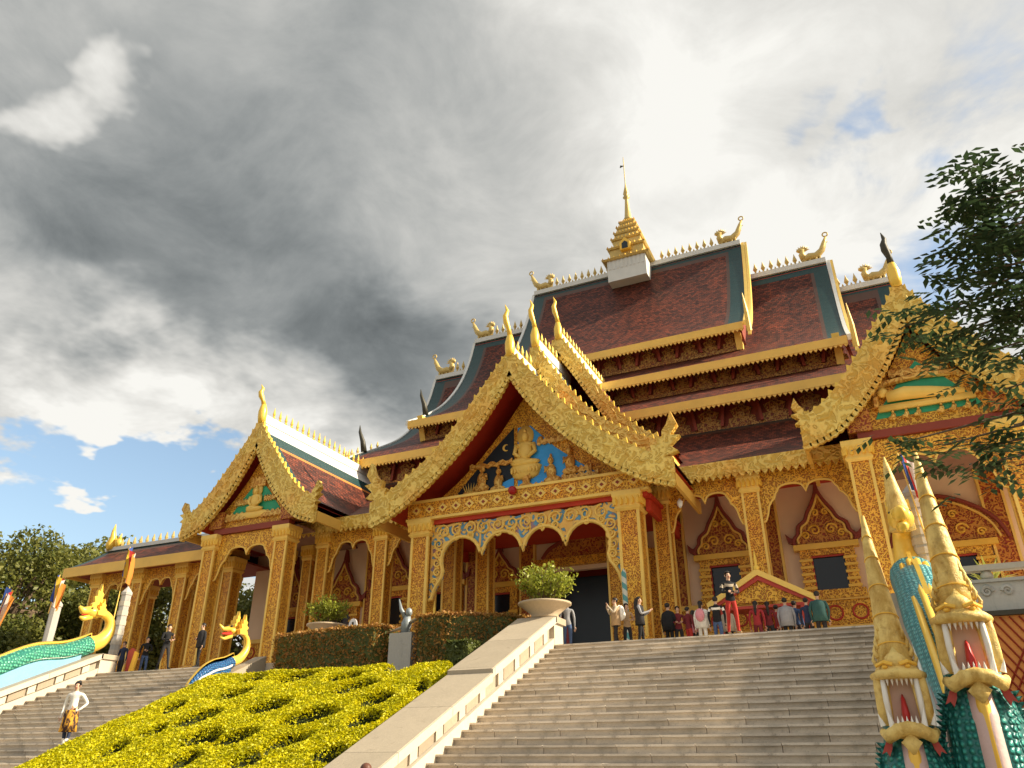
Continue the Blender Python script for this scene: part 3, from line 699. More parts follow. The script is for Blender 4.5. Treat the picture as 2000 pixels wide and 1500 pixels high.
# --- windows with ogee pediments
def window(x, zc=7.1, w=1.32, h=1.45, ped=2.3, arch=False):
    y = 34.8
    f = part(MB().box(x - w * .82, x - w / 2, y - .10, 34.997, zc - h / 2 - .35, zc + h / 2 + .25).box(x + w / 2, x + w * .82, y - .10, 34.997, zc - h / 2 - .35, zc + h / 2 + .25).box(x - w / 2 - .003, x + w / 2 + .003, y - .10, 34.997, zc + h / 2, zc + h / 2 + .25).box(x - w * .95, x + w * .95, y - .18, 34.997, zc - h / 2 - .36, zc - h / 2 - .002), 'window', 'carved_gold')
    part(MB().box(x - w / 2, x + w / 2, 34.93, 34.996, zc - h / 2, zc + h / 2), 'pane', 'dark_glass', f)
    part(MB().box(x - w / 2, x + w / 2, 34.80, 34.92, zc + h / 2 - .07, zc + h / 2).box(x - w / 2, x - w / 2 + .05, 34.80, 34.92, zc - h / 2, zc + h / 2 - .072), 'inner_frame', 'red_paint', f)
    for k in range(5):
        for s in (-1, 1): part(MB().box(x + s * w * .66 - w * .20, x + s * w * .66 + w * .20, y - .15, y - .102, zc - h / 2 + .05 + k * .29, zc - h / 2 + .16 + k * .29), 'jamb_moulding', 'gold', f)
    zb = zc + h / 2 + .25
    part(MB().box(x - w * .98, x + w * .98, y - .2, 34.997, zb + .002, zb + .24), 'cornice', 'gold', f)
    zb += .245; W_ = w * .88
    if not arch:
        og = [(-1, 0), (-1.02, .10), (-.86, .20), (-.80, .34), (-.55, .44), (-.40, .60), (-.16, .80), (0, 1.0)]
    else: og = [(-1.35, 0), (-1.22, .30), (-.98, .55), (-.65, .75), (-.3, .9), (0, .98)]
    O = smooth_curve(og, 21); O = O + [(-a, b) for a, b in reversed(O[:-1])]
    part(MB().prism([(x + a * W_, zb + b * ped) for a, b in O], y - .05, 34.997), 'pediment_panel', 'carved_red_gold', f)
    part(MB().tube([(x + a * W_ * 1.04, y - .08, zb + b * ped * 1.03) for a, b in O], .085, 6), 'pediment_moulding', 'brick_red', f)
    part(MB().tube([(x + a * W_ * .90, y - .10, zb + .05 + b * ped * .9) for a, b in O], .05, 6), 'pediment_rim', 'gold_pale', f)
    if not arch:
        m = MB()
        for s in (-1, 1): m.prism([(x + s * W_ * 1.0, zb), (x + s * W_ * 1.28, zb + .18), (x + s * W_ * 1.34, zb + .55), (x + s * W_ * 1.16, zb + .34), (x + s * W_ * 1.0, zb + .3)], y - .1, 34.99)
        m.prism([(x - .12, zb + ped * .98), (x + .12, zb + ped * .98), (x, zb + ped * 1.28)], y - .1, 34.99)
        part(m, 'pediment_flames', 'brick_red', f)['kind'] = 'stuff'
    sc = MB()
    for s in (-1, 1):
        for k, (cx, cz, r) in enumerate(((.28, .25, .26), (.62, .16, .18), (.18, .58, .17))):
            if arch: cx *= 1.3
            sc.tube([(x + s * (cx * W_ + r * (1 - i / 16) * math.cos(i * .62)), y - .09, zb + cz * ped + r * (1 - i / 16) * math.sin(i * .62)) for i in range(15)], .045, 5)
    part(sc, 'pediment_scrolls', 'gold', f)['kind'] = 'stuff'
for x in (-5.85, -1.57, -20.1, -23.2): window(x)
window(3.0, 6.6, 1.7, 1.5, 1.9, True); window(-26.4, 6.5); window(-16.9, 6.4, 1.2, 2.2, 1.6)
window(-29.9, 6.5)
# great door pediment above the doorway
f = part(MB().box(-15.0, -14.58, 34.7, 34.997, ZT, 8.5).box(-9.22, -8.8, 34.7, 34.997, ZT, 8.5).box(-15.0, -8.8, 34.7, 34.997, 8.502, 8.9), 'door_frame', 'carved_gold')
O = smooth_curve([(-1, 0), (-.86, .22), (-.60, .40), (-.34, .66), (0, 1)], 20); O = O + [(-a, b) for a, b in reversed(O[:-1])]
part(MB().prism([(-11.9 + a * 2.6, 8.92 + b * 1.95) for a, b in O], 34.75, 34.997), 'door_pediment', 'carved_red_gold', f); part(MB().tube([(-11.9 + a * 2.65, 34.72, 8.92 + b * 2.0) for a, b in O], .10, 6), 'pediment_moulding', 'dark_red', f)

# --- gabled porches: telescoped roofs with carved bargeboards
def interp(poly, t):
    i = min(int(t), len(poly) - 2); f = t - i; return tuple(poly[i][k] + (poly[i + 1][k] - poly[i][k]) * f for k in range(2))
def resample(P, n):
    d = [0]
    for a, b in zip(P, P[1:]): d.append(d[-1] + math.hypot(b[0] - a[0], b[1] - a[1]))
    xs = np.linspace(0, d[-1], n); return list(zip(np.interp(xs, d, [p[0] for p in P]).tolist(), np.interp(xs, d, [p[1] for p in P]).tolist()))
def gable(cx, y0, y1, dz, U, L, spike_h=2.35, flame=(1.9, 1.15), teeth=34, tile_border=True, spike_mat='gold_bright', board='board_gold', crest=True):
    """U, L: upper and lower edge of the bargeboard (dx, z) from apex to tip; roof runs from y0 back to y1"""
    U = resample([(a, b + dz) for a, b in smooth_curve(U, 60)], 31); L = resample([(a, b + dz) for a, b in smooth_curve(L, 60)], 31)
    n = len(U)
    rf = None
    # roof slopes (tile) with teal band below a white ridge band
    for s in (1, -1):
        m = MB(); Y = [y0 + .28, y0 + .75, y1]
        acc = 0
        for i in range(n - 1):
            a, b = U[i], U[i + 1]; d = acc + math.hypot(b[0] - a[0], b[1] - a[1]) / 2; acc += math.hypot(b[0] - a[0], b[1] - a[1])
            for k in range(2):
                if tile_border: m.mat(1 if d < .85 else (2 if (d < 1.75 or k == 0) else (3 if d < 2.15 else 0)))
                m.add([(cx + s * a[0], Y[k], a[1] - .12), (cx + s * a[0], Y[k + 1], a[1] - .12), (cx + s * b[0], Y[k + 1], b[1] - .12), (cx + s * b[0], Y[k], b[1] - .12)], [(0, 1, 2, 3)])
        r = part(m, 'porch_roof', ['tile_y', 'white_ridge', 'teal_tile', 'orange_trim'])
        rf = rf or r
        m = MB()
        for i in range(n - 1):
            a, b = U[i], U[i + 1]
            m.add([(cx + s * a[0], y0 + .26, a[1] - .34), (cx + s * a[0], y1, a[1] - .34), (cx + s * b[0], y1, b[1] - .34), (cx + s * b[0], y0 + .26, b[1] - .34)], [(0, 1, 2, 3)])
        part(m, 'porch_soffit', 'red_soffit', r)
        # side eave board
        e = L[-1]; eb = part(MB().box(*sorted((cx + s * (e[0] - .14), cx + s * e[0])), y0 + .3, min(y1, y0 + 5.2), e[1] - .02, e[1] + .48), 'side_eave_board', 'fascia', r)
        # bargeboard
        A = [(cx + s * a, b) for a, b in U]; B = [(cx + s * a, b) for a, b in L]
        bb = part(MB().strip(A, B, y0, y0 + .25), 'bargeboard', board)
        m = MB()                                    # scallops below, flamelets above
        for i in range(teeth):
            t = (i + .5) / teeth * (n - 1.001); p = interp(L, t); q = interp(L, min(t + .3, n - 1.001)); tx, tz = q[0] - p[0], q[1] - p[1]; ln = math.hypot(tx, tz) or 1; tx /= ln; tz /= ln
            w = .17; nx, nz = tz, -tx
            if nz > 0: nx, nz = -nx, -nz
            m.prism([(cx + s * (p[0] - tx * w), p[1] - tz * w + .02), (cx + s * (p[0] + nx * .17 - tx * w * .8), p[1] + nz * .17 - tz * w * .8), (cx + s * (p[0] + nx * .21 + tx * .02), p[1] + nz * .21), (cx + s * (p[0] + nx * .12 + tx * w), p[1] + nz * .12 + tz * w), (cx + s * (p[0] + tx * w), p[1] + tz * w + .02)], y0 + .03, y0 + .22)
        part(m, 'scallop_fringe', board, bb)['kind'] = 'stuff'
        m = MB()
        for i in range(int(teeth * .62)):
            t = (i + 1.2) / (teeth * .62 + 1) * (n - 1.001); p = interp(U, t); q = interp(U, min(t + .3, n - 1.001)); tx, tz = q[0] - p[0], q[1] - p[1]; ln = math.hypot(tx, tz) or 1; tx /= ln; tz /= ln
            h = .18 + .06 * math.sin(i * 1.7)
            m.prism([(cx + s * (p[0] - tx * .15), p[1] - tz * .15 - .03), (cx + s * (p[0] + tx * .15), p[1] + tz * .15 - .03), (cx + s * (p[0] + tx * .05 + h * .18), p[1] + h * .75), (cx + s * (p[0] - tx * .12), p[1] + h * .35)], y0 + .02, y0 + .16)
        part(m, 'flame_crest', 'gold_bright', bb)['kind'] = 'stuff'
        if flame:
            e = ((U[-1][0] + L[-1][0]) / 2 - .75 * flame[1], L[-1][1] + .28)
            fp = flame_poly(*flame); fl = part(MB().prism([(cx + s * (e[0] + a), e[1] + b) for a, b in fp], y0 - .03, y0 + .30), 'corner_flame', board, bb)
        # raised dragon ridge along the board
        mid = [((u[0] * .55 + l[0] * .45) + .10 * math.sin(i * 1.15), (u[1] * .55 + l[1] * .45) + .10 * math.cos(i * 1.15)) for i, (u, l) in enumerate(zip(U, L))][1:]
        part(MB().tube([(cx + s * a, y0 + .03, b) for a, b in mid], [.065 + .02 * math.sin(i * 2.3) for i in range(len(mid))], 6), 'dragon_relief', board, bb, True)
    zt = U[0][1]
    part(MB().box(cx - .12, cx + .12, y0 + .3, y1, zt - .25, zt + .22), 'ridge_cap', 'white_ridge', rf)
    if crest:
        y = y0 + 1.0
        while y < y1 - .3: inst('ridge_spear', crest_me, (cx, y, zt + .2), rf); y += .50
    # apex spike on a vase
    m = MB()
    m.lathe([(.18, -.35), (.23, .0), (.24, .35), (.17, .65), (.12, .80)], (cx, y0 + .1, zt), 10)
    b = zt + .75; h = spike_h - .75
    m.mat(1)
    m.tube([(cx, y0 + .1, b), (cx - .02, y0, b + h * .2), (cx - .10, y0 - .10, b + h * .42), (cx - .12, y0 - .16, b + h * .6), (cx - .04, y0 - .10, b + h * .8), (cx - .12, y0 - .2, b + h)], [.13, .11, .15, .13, .09, .012], 8)
    part(m, 'apex_finial', ['gold_bright', spike_mat], rf, True)
    return rf
crest_me = MB().lathe([(.05, 0), (.10, .10), (.05, .2), (.09, .32), (.01, .72)], n=5).mesh('ridge_spear', 'gold_bright')
PU = [(0, 17.2), (.9, 16.1), (1.7, 15.1), (2.6, 14.0), (3.6, 12.95), (4.5, 12.2), (5.4, 11.6), (6.4, 11.0), (7.1, 10.75)]
PL = [(0, 16.1), (.5, 15.2), (1.35, 14.0), (2.3, 12.95), (3.3, 12.0), (4.6, 10.95), (5.8, 10.2), (6.5, 9.9), (7.1, 9.72)]
PU2 = [(0, 19.2), (.35, 18.45), (1.8, 16.15), (3.15, 14.5), (4.55, 13.45), (5.85, 12.8), (6.3, 12.65)]
PU3 = [(0, 21.3), (.8, 20.1), (1.95, 18.1), (3.05, 16.25), (4.15, 15.0), (5.3, 14.2), (5.7, 14.05)]
low_ = lambda U: [(a, b - 1.15 + .2 * (a / 6) ** 2) for a, b in U]
PC = -13.35
gable(PC, 28.3, 33.0, 0, PU, PL, flame=(2.7, 1.45))
gable(PC, 31.3, 36.2, 0, PU2, low_(PU2), flame=None)
gable(PC, 34.6, 44.5, 0, PU3, low_(PU3), flame=None)
VU = [(0, 16.9), (.55, 15.9), (1.3, 14.85), (2.3, 13.5), (3.3, 12.4), (4.4, 11.7)]
VL = [(0, 15.45), (.45, 14.5), (1.3, 13.1), (2.2, 12.0), (3.2, 11.1), (4.4, 10.65)]
gable(-28.65, 29.0, 39.5, 0, VU, VL, 1.9, (1.7, 1.0), 26)
gable(2.95, 29.0, 39.5, 0, VU, VL, 2.1, (1.7, 1.0), 26, spike_mat='dark_finial')

# --- carved tympana
def ell_relief(m, x, z, rx, rz, y, d=.10, n=12): m.ell((x, y, z), (rx, d, rz), n, 6)
def seated(m, x, z, s, y, halo=True):
    """seated figure in relief: folded legs, torso, arms, head with topknot"""
    if halo: m.prism([(x + s * .34 * math.cos(i * math.pi / 10), z + s * (1.20 + .42 * math.sin(i * math.pi / 10))) for i in range(20)], y - .03, y + .06)
    ell_relief(m, x, z + .12 * s, .62 * s, .15 * s, y - .06, .16); ell_relief(m, x - .2 * s, z + .2 * s, .35 * s, .12 * s, y - .12, .12)
    ell_relief(m, x, z + .58 * s, .30 * s, .42 * s, y - .06, .17); ell_relief(m, x, z + .82 * s, .36 * s, .14 * s, y - .06, .13)
    for q in (-1, 1): m.tube([(x + q * .34 * s, y - .08, z + .84 * s), (x + q * .42 * s, y - .10, z + .52 * s), (x + q * .14 * s, y - .18, z + .30 * s)], [.10 * s, .09 * s, .07 * s], 6)
    ell_relief(m, x, z + 1.14 * s, .16 * s, .20 * s, y - .08, .15); ell_relief(m, x, z + 1.36 * s, .07 * s, .12 * s, y - .08, .08)
def kneeling(m, x, z, s, y, d):
    ell_relief(m, x, z + .14, .36 * s, .17 * s, y - .04, .13); ell_relief(m, x + d * .04, z + .42 * s, .20 * s, .34 * s, y - .05, .13)
    m.tube([(x + d * .12 * s, y - .1, z + .62 * s), (x + d * .28 * s, y - .12, z + .46 * s), (x + d * .24 * s, y - .14, z + .66 * s)], [.08 * s, .07 * s, .05 * s], 6)
    ell_relief(m, x + d * .06, z + .88 * s, .12 * s, .15 * s, y - .06, .12); ell_relief(m, x + d * .04, z + 1.06 * s, .05 * s, .10 * s, y - .06, .06)
def wavy_band(m, x0, x1, z, h, y, n=14):
    m.strip([(x0 + (x1 - x0) * i / n, z + h + .07 * math.sin(i * 1.9)) for i in range(n + 1)], [(x0 + (x1 - x0) * i / n, z - .05 * math.sin(i * 2.3)) for i in range(n + 1)], y - .10, y + .04)
ty = 30.15
tri = [(0, 15.6), (1.2, 14.0), (2.4, 12.7), (3.6, 11.7), (4.8, 10.85)]
inner = [(PC + a, b - .35) for a, b in tri]
tym = part(MB().prism([(PC - a, b) for a, b in reversed(tri)] + [(PC + a, b) for a, b in tri[1:]], ty, ty + .2), 'tympanum', 'carved_gold')
left = [(-13.95, 14.05), (-13.95, 10.95), (-17.1, 10.95), (-16.1, 12.0), (-15.0, 13.1)]
right = [(-13.75, 14.0), (-13.1, 14.0), (-11.9, 12.75), (-10.8, 11.85), (-9.9, 11.2), (-10.0, 10.95), (-13.75, 10.95)]
part(MB().prism(left, ty - .03, ty - .002), 'night_ground', 'night_ground', tym); part(MB().prism(right, ty - .03, ty - .002), 'sky_ground', 'blue_ground', tym)
part(MB().prism([(-15.6, 10.95), (-13.95, 10.95), (-13.95, 11.6), (-14.6, 11.4)], ty - .045, ty - .032), 'sky_ground', 'blue_ground', tym)
m = MB(); seated(m, -13.35, 12.05, 1.22, ty - .05); part(m, 'seated_figure', 'gold_pale', tym, True)
m = MB(); m.lathe([(.35, 11.42), (.62, 11.55), (.75, 11.85), (.80, 12.0), (.70, 12.08)], (-13.35, ty - .03, 0), 14, 1, .3)
for k in range(9): m.ell((-13.35 - .62 + k * .155, ty - .22, 11.82), (.075, .05, .15), 6, 4)
part(m, 'lotus_seat', 'gold_pale', tym, True)
for x, z, s, d in ((-15.6, 11.15, 1.2, 1), (-14.75, 11.0, 1.1, 1), (-13.35, 10.95, 1.0, 1), (-12.05, 11.05, 1.2, -1), (-11.15, 11.35, 1.2, -1)):
    m = MB(); kneeling(m, x, z, s, ty - .04, d); part(m, 'kneeling_figure', 'relief_gold', tym, True)
for q in ((-16.2, -14.0, 12.25, .22), (-12.75, -11.3, 12.95, .24), (-12.9, -11.65, 10.98, .16), (-17.0, -14.9, 10.96, .2), (-11.6, -9.9, 10.97, .35), (-11.2, -10.2, 11.37, .25)):
    m = MB(); wavy_band(m, *q, ty - .03); part(m, 'cloud_band', 'relief_gold', tym)
m = MB(); ell_relief(m, -12.6, 13.25, .14, .14, ty - .04); part(m, 'sun_disc', 'relief_gold', tym, True)
m = MB()
for k in range(7): m.spike((-16.35 + k * .07, ty - .05, 11.1), (-16.6 + k * .16, ty - .06, 11.65), .04)
part(m, 'reeds', 'gold_pale', tym)['kind'] = 'stuff'
cr = [(-14.35 + .17 * math.cos(R(a)), 13.1 + .17 * math.sin(R(a))) for a in range(60, 301, 20)] + [(-14.29 + .13 * math.cos(R(a)), 13.1 + .13 * math.sin(R(a))) for a in range(290, 69, -20)]
part(MB().prism(cr, ty - .06, ty - .034), 'crescent_moon', 'gold_pale', tym)
beam = part(MB().box(-19.0, -7.6, 29.32, 29.74, 10.02, 10.72), 'porch_beam', 'carved_gold')
part(MB().box(-19.05, -7.55, 29.26, 29.74, 10.722, 10.84), 'beam_moulding', 'gold_pale', beam); part(MB().box(-19.05, -7.55, 29.26, 29.74, 9.90, 10.018), 'beam_moulding', 'gold_pale', beam)
dia = MB().prism([(-.24, 0), (0, -.20), (.24, 0), (0, .20)], -.06, 0).mesh('diamond_rosette', 'gold_pale'); dot = MB().prism([(-.09, 0), (0, -.08), (.09, 0), (0, .08)], -.09, -.062).mesh('rosette_heart', 'dark_red')
for k in range(16):
    inst('diamond_rosette', dia, (-18.5 + k * .69, 29.318, 10.37), beam); inst('rosette_heart', dot, (-18.5 + k * .69, 29.318, 10.37), beam)
part(MB().box(-19.0, -7.6, 29.76, 34.9, 9.72, 9.88), 'porch_ceiling', 'red_soffit'); part(MB().box(-18.9, -7.7, 29.5, 29.78, 9.70, 9.896), 'red_lintel', 'red_soffit', beam)
for x in (-18.9, -7.9): part(MB().box(x, x + .2, 29.9, 34.9, 9.2, 9.7), 'side_lintel', 'red_soffit')
# porch lace valance
low = [(-17.84, 6.35), (-17.72, 6.38), (-17.60, 6.75), (-17.42, 7.05), (-17.25, 7.25), (-17.18, 7.55)] + arc(-16.30, 8.03, .98, 205, 12, 12) + [(-15.26, 8.30), (-15.24, 8.12)]
low += [(-15.22, 8.30)] + arc(-14.28, 8.10, .93, 168, 12, 10) + [(-13.31, 8.28), (-13.29, 8.08), (-13.27, 8.28)] + arc(-12.31, 8.10, .93, 168, 12, 10) + [(-11.36, 8.30), (-11.34, 8.12), (-11.32, 8.30)] + arc(-10.36, 8.03, .98, 168, -25, 12)
low += [(-9.50, 7.55), (-9.42, 7.25), (-9.26, 7.05), (-9.10, 6.75), (-9.0, 6.4), (-8.93, 6.35)]
top = [(-8.93, 9.6)] + [(-8.93 - (17.84 - 8.93) * i / 40, 9.60 + .10 * abs(math.sin(i * .6))) for i in range(1, 40)] + [(-17.84, 9.6)]
lv_ = part(MB().prism(low + top, 29.62, 29.80), 'porch_valance', 'lace_blue')
part(MB().tube([(a, 29.60, b) for a, b in low], .085, 6), 'valance_rim', 'gold_pale', lv_)
def scroll(m, x, z, r, s, y=29.58, ph=0):
    m.tube([(x + s * r * (1 - i / 22) * math.cos(i * .52 + ph), y, z + r * (1 - i / 22) * math.sin(i * .52 + ph)) for i in range(20)], [.055 * (1 - i / 30) for i in range(20)], 5)
for k in range(12):
    x = -17.2 + k * .68; s = 1 if k % 2 else -1
    for z, r in ((9.34, .30), (9.0, .17)) if k % 3 else ((9.32, .34),):
        m = MB(); scroll(m, x, z, r, s, ph=k * .7); part(m, 'scroll', 'gold_pale', lv_)
for s, xb in ((1, -17.55), (-1, -9.22)):
    for k in range(5):
        m = MB(); scroll(m, xb + s * .06 * (k % 2) + s * .06 * k * .5, 7.1 + k * .42, .17 + .02 * k, s if k % 2 else -s, ph=k); part(m, 'scroll', 'gold_pale', lv_)

def side_tympanum(cx, variant):
    tr = [(0, 14.9), (.8, 13.6), (1.6, 12.6), (2.3, 11.9), (2.35, 11.0)]
    tm = part(MB().prism([(cx - a, b) for a, b in reversed(tr)] + [(cx + a, b) for a, b in tr[1:]], 29.7, 29.9), 'tympanum', 'carved_gold')
    part(MB().prism([(cx - 1.75, 11.5), (cx + 1.75, 11.5), (cx + 1.6, 11.8), (cx + .8, 12.75), (cx, 13.6), (cx - .8, 12.75), (cx - 1.6, 11.8)], 29.67, 29.698), 'green_ground', 'green_ground', tm)
    part(MB().box(cx - 2.5, cx + 2.5, 29.50, 29.92, 10.72, 11.02), 'lintel', 'dark_red', tm)
    m = MB()
    if variant == 0:
        seated(m, cx, 11.75, .95, 29.62); ell_relief(m, cx, 11.62, .95, .22, 29.62); part(m, 'seated_figure', 'gold_pale', tm, True)
        
        for q in ((cx - 1.9, cx - .5, 11.40, .36), (cx + .5, cx + 1.9, 11.38, .3), (cx - 1.4, cx - .5, 12.2, .26), (cx + .55, cx + 1.3, 12.25, .24), (cx - .5, cx + .5, 13.1, .5)):
            m = MB(); wavy_band(m, *q, 29.66); part(m, 'cloud_band', 'relief_gold', tm)
    else:                                            # reclining figure on a couch
        m.tube([(cx - 1.25, 29.55, 12.25), (cx - .6, 29.5, 12.3), (cx + .2, 29.5, 12.2), (cx + 1.3, 29.55, 12.05)], [.20, .27, .22, .12], 8); m.ell((cx - 1.35, 29.5, 12.45), (.19, .15, .2)); m.box(cx - 1.6, cx + 1.6, 29.5, 29.68, 11.72, 11.95)
        part(m, 'reclining_figure', 'gold_pale', tm, True)
        m = MB(); m.tube([(cx - 1.65, 29.6, 11.9), (cx - 1.6, 29.6, 12.6), (cx - 1.2, 29.6, 12.85), (cx, 29.6, 12.95), (cx + 1.2, 29.6, 12.85), (cx + 1.6, 29.6, 12.5), (cx + 1.65, 29.6, 11.9)], .13, 6); part(m, 'relief_frame', 'relief_gold', tm)
        for x in (-1.2, -.75, -.35, .4, .8, 1.25): m = MB(); kneeling(m, cx + x, 11.3, .42, 29.66, 1); part(m, 'small_figure', 'relief_gold', tm, True)
        m = MB(); wavy_band(m, cx - 1.0, cx + 1.0, 13.05, .25, 29.66); part(m, 'cloud_band', 'relief_gold', tm)
    for s in (-1, 1): part(MB().box(cx + s * 2.37 - .42, cx + s * 2.37 + .42, 29.4, 30.2, 11.03, 11.9), 'upper_block', 'carved_red_gold', tm)
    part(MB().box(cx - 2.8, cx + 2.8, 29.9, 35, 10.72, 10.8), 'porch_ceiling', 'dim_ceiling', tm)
side_tympanum(-28.65, 0); side_tympanum(2.95, 1)
part(MB().ell((-13.55, 29.1, 10.62), (.20, .20, .20), 12, 8), 'red_boss', 'lantern_red', beam, True)
m = MB().lathe([(.02, 9.7), (.12, 9.55), (.10, 9.4), (.03, 9.3)], (-6.6, 30.4, 0), 8); part(m, 'eave_lamp', 'lamp_white', None, True)

# ------------------------------------------------------------------ planting
def shrub_bed():
    x0, x1, y0, y1 = -20.95, -10.80, 12.2, 20.9
    holes = []
    for px, py, rx in [(675, 1294, .75), (782, 1302, .85), (495, 1326, .7), (580, 1324, 1.1), (672, 1324, .9), (695, 1342, 1.1), (457, 1357, .9), (522, 1382, 1.1), (735, 1367, .8), (605, 1400, 1.3), (397, 1400, .8),
                       (710, 1407, .7), (222, 1465, .5), (390, 1443, .9), (456, 1443, 1.0), (378, 1407, .9), (339, 1384, .5), (360, 1488, .6), (560, 1450, .9), (640, 1472, .7), (480, 1486, .8), (300, 1430, .5), (820, 1340, .4)]:
        r = ray(px, py); k = (ZT - SL * YT + .62) / (r.z - SL * r.y); p = r * k; holes.append((p.x, p.y, rx * .52))
    def hole_depth(x, y):
        h = 0 * x
        for hx, hy, rx in holes:
            u = ((x - hx) * .92 + (y - hy) * .38) / rx; v = (-(x - hx) * .38 + (y - hy) * .92) / .40
            h = np.maximum(h, np.exp(-(u * u + v * v) ** 3))
        return h
    def height(x, y):
        ed = np.minimum.reduce([x - x0, x1 - x, y1 - y]); rnd = np.clip(ed / .55, 0, 1); rnd = np.sqrt(np.clip(1 - (1 - rnd) ** 2, 0, 1))
        cx, cy = x1 - 1.4, y1 - 1.4                                      # rounded upper corner
        dd = np.hypot(np.maximum(x - cx, 0), np.maximum(y - cy, 0)); rnd *= np.clip((1.45 - dd) / .3, 0, 1)
        cx2 = x0 + 1.4; dd = np.hypot(np.maximum(cx2 - x, 0), np.maximum(y - cy, 0)); rnd *= np.clip((1.45 - dd) / .3, 0, 1)
        h = .92 * rnd + .035 * np.sin(x * 2.3 + y) * np.cos(y * 2.9 - x * .7)
        h = h - .95 * hole_depth(x, y)
        return h
    base = lambda y: ZT - SL * (YT - y) - .25
    n = 300000
    X = rng.uniform(x0, x1, n); Y = rng.uniform(y0, y1, n); H = height(X, Y)
    H0 = H + 0.0; keep = (H > -9) & (rng.random(n) < np.where(hole_depth(X, Y) > .12, np.clip((.3 - hole_depth(X, Y)) / .18, .0, 1), 1)); X, Y, H = X[keep], Y[keep], H[keep]
    Z = base(Y) + H + rng.normal(0, .018, len(X)) - np.abs(rng.normal(0, .025, len(X)))
    V, F = leaf_quads(np.stack([X, Y, Z], 1), .066, .66, .0, .4, 3, .55)
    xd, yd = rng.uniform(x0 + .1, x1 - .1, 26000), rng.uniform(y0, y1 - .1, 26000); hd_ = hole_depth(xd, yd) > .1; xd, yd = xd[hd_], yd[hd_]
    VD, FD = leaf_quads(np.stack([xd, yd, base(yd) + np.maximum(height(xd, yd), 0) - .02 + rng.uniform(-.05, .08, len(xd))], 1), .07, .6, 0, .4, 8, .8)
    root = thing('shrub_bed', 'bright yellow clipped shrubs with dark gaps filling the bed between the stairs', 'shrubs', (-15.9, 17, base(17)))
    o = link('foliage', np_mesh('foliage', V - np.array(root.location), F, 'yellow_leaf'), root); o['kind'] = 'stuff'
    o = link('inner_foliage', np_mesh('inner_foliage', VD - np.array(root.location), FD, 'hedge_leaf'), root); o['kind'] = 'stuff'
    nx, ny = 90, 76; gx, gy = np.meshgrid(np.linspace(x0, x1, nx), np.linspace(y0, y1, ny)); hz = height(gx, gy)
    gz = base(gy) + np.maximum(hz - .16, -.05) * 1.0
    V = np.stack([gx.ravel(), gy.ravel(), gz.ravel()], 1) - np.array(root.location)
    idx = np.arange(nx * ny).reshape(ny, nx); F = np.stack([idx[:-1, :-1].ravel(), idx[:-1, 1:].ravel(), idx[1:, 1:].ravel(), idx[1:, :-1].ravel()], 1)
    link('twig_mass', np_mesh('twig_mass', V, F, 'twig_gap_shade'), root)
shrub_bed()
def hedge(label, poly, z0, z1, mat, n, seed, slope=None, size=.10):
    """clipped hedge over a footprint polygon: leaf shell on a solid core"""
    c = Vector((sum(p[0] for p in poly) / len(poly), sum(p[1] for p in poly) / len(poly), z0))
    t = thing('clipped_hedge', label, 'hedge', c, 'clipped hedges on the terrace edge')
    MB().prism([(c.x + (x - c.x) * .95, c.y + (y - c.y) * .95) for x, y in poly], z0, z1 - .06, 'z').build('hedge_core', 'hedge_leaf', t)
    r = np.random.default_rng(seed); pts = []
    per = [math.hypot(poly[i][0] - poly[i - 1][0], poly[i][1] - poly[i - 1][1]) for i in range(len(poly))]
    tot = sum(per) * (z1 - z0); xs = [p[0] for p in poly]; ys = [p[1] for p in poly]
    for i in range(len(poly)):
        a, b = poly[i - 1], poly[i]; k = int(n * .6 * per[i] * (z1 - z0) / tot); f = r.random(k)
        pts.append(np.stack([a[0] + (b[0] - a[0]) * f + r.normal(0, .03, k), a[1] + (b[1] - a[1]) * f + r.normal(0, .03, k), r.uniform(z0, z1, k)], 1))
    k = int(n * 2); X = r.uniform(min(xs), max(xs), k); Y = r.uniform(min(ys), max(ys), k); ins = np.zeros(k, bool)
    for i in range(len(poly)):
        (xa, ya), (xb, yb) = poly[i - 1], poly[i]
        with np.errstate(divide='ignore', invalid='ignore'): ins ^= ((ya > Y) != (yb > Y)) & (X < (xb - xa) * (Y - ya) / (yb - ya + 1e-9) + xa)
    X, Y = X[ins][:int(n * .6)], Y[ins][:int(n * .6)]; pts.append(np.stack([X, Y, z1 + r.normal(0, .035, len(X))], 1))
    V, F = leaf_quads(np.concatenate(pts) - np.array(c), size, .6, .2, .35, seed)
    o = link('foliage', np_mesh('foliage', V, F, mat), t); o['kind'] = 'stuff'
hedge('long clipped hedge behind the yellow shrubs, beside the grey plinth', [(-20.6, 23.3), (-17.6, 22.75), (-15.75, 22.75), (-15.4, 23.4), (-15.6, 25.0), (-20.2, 25.0)], ZT - 1.3, 4.22, 'red_hedge_leaf', 13000, 11)
hedge('red-tipped clipped hedge reaching the top of the pale balustrade', [(-14.2, 22.75), (-13.0, 22.75), (-11.2, 23.9), (-10.75, 24.9), (-10.75, 26.2), (-14.2, 25.8)], ZT - 1.3, 4.42, 'red_hedge_leaf', 15000, 12)
hedge('small low hedge block in front of the red-tipped hedge', [(-12.5, 21.9), (-11.7, 21.9), (-11.6, 22.9), (-12.4, 22.7)], ZT - 1.3, 3.35, 'hedge_leaf', 2600, 13)

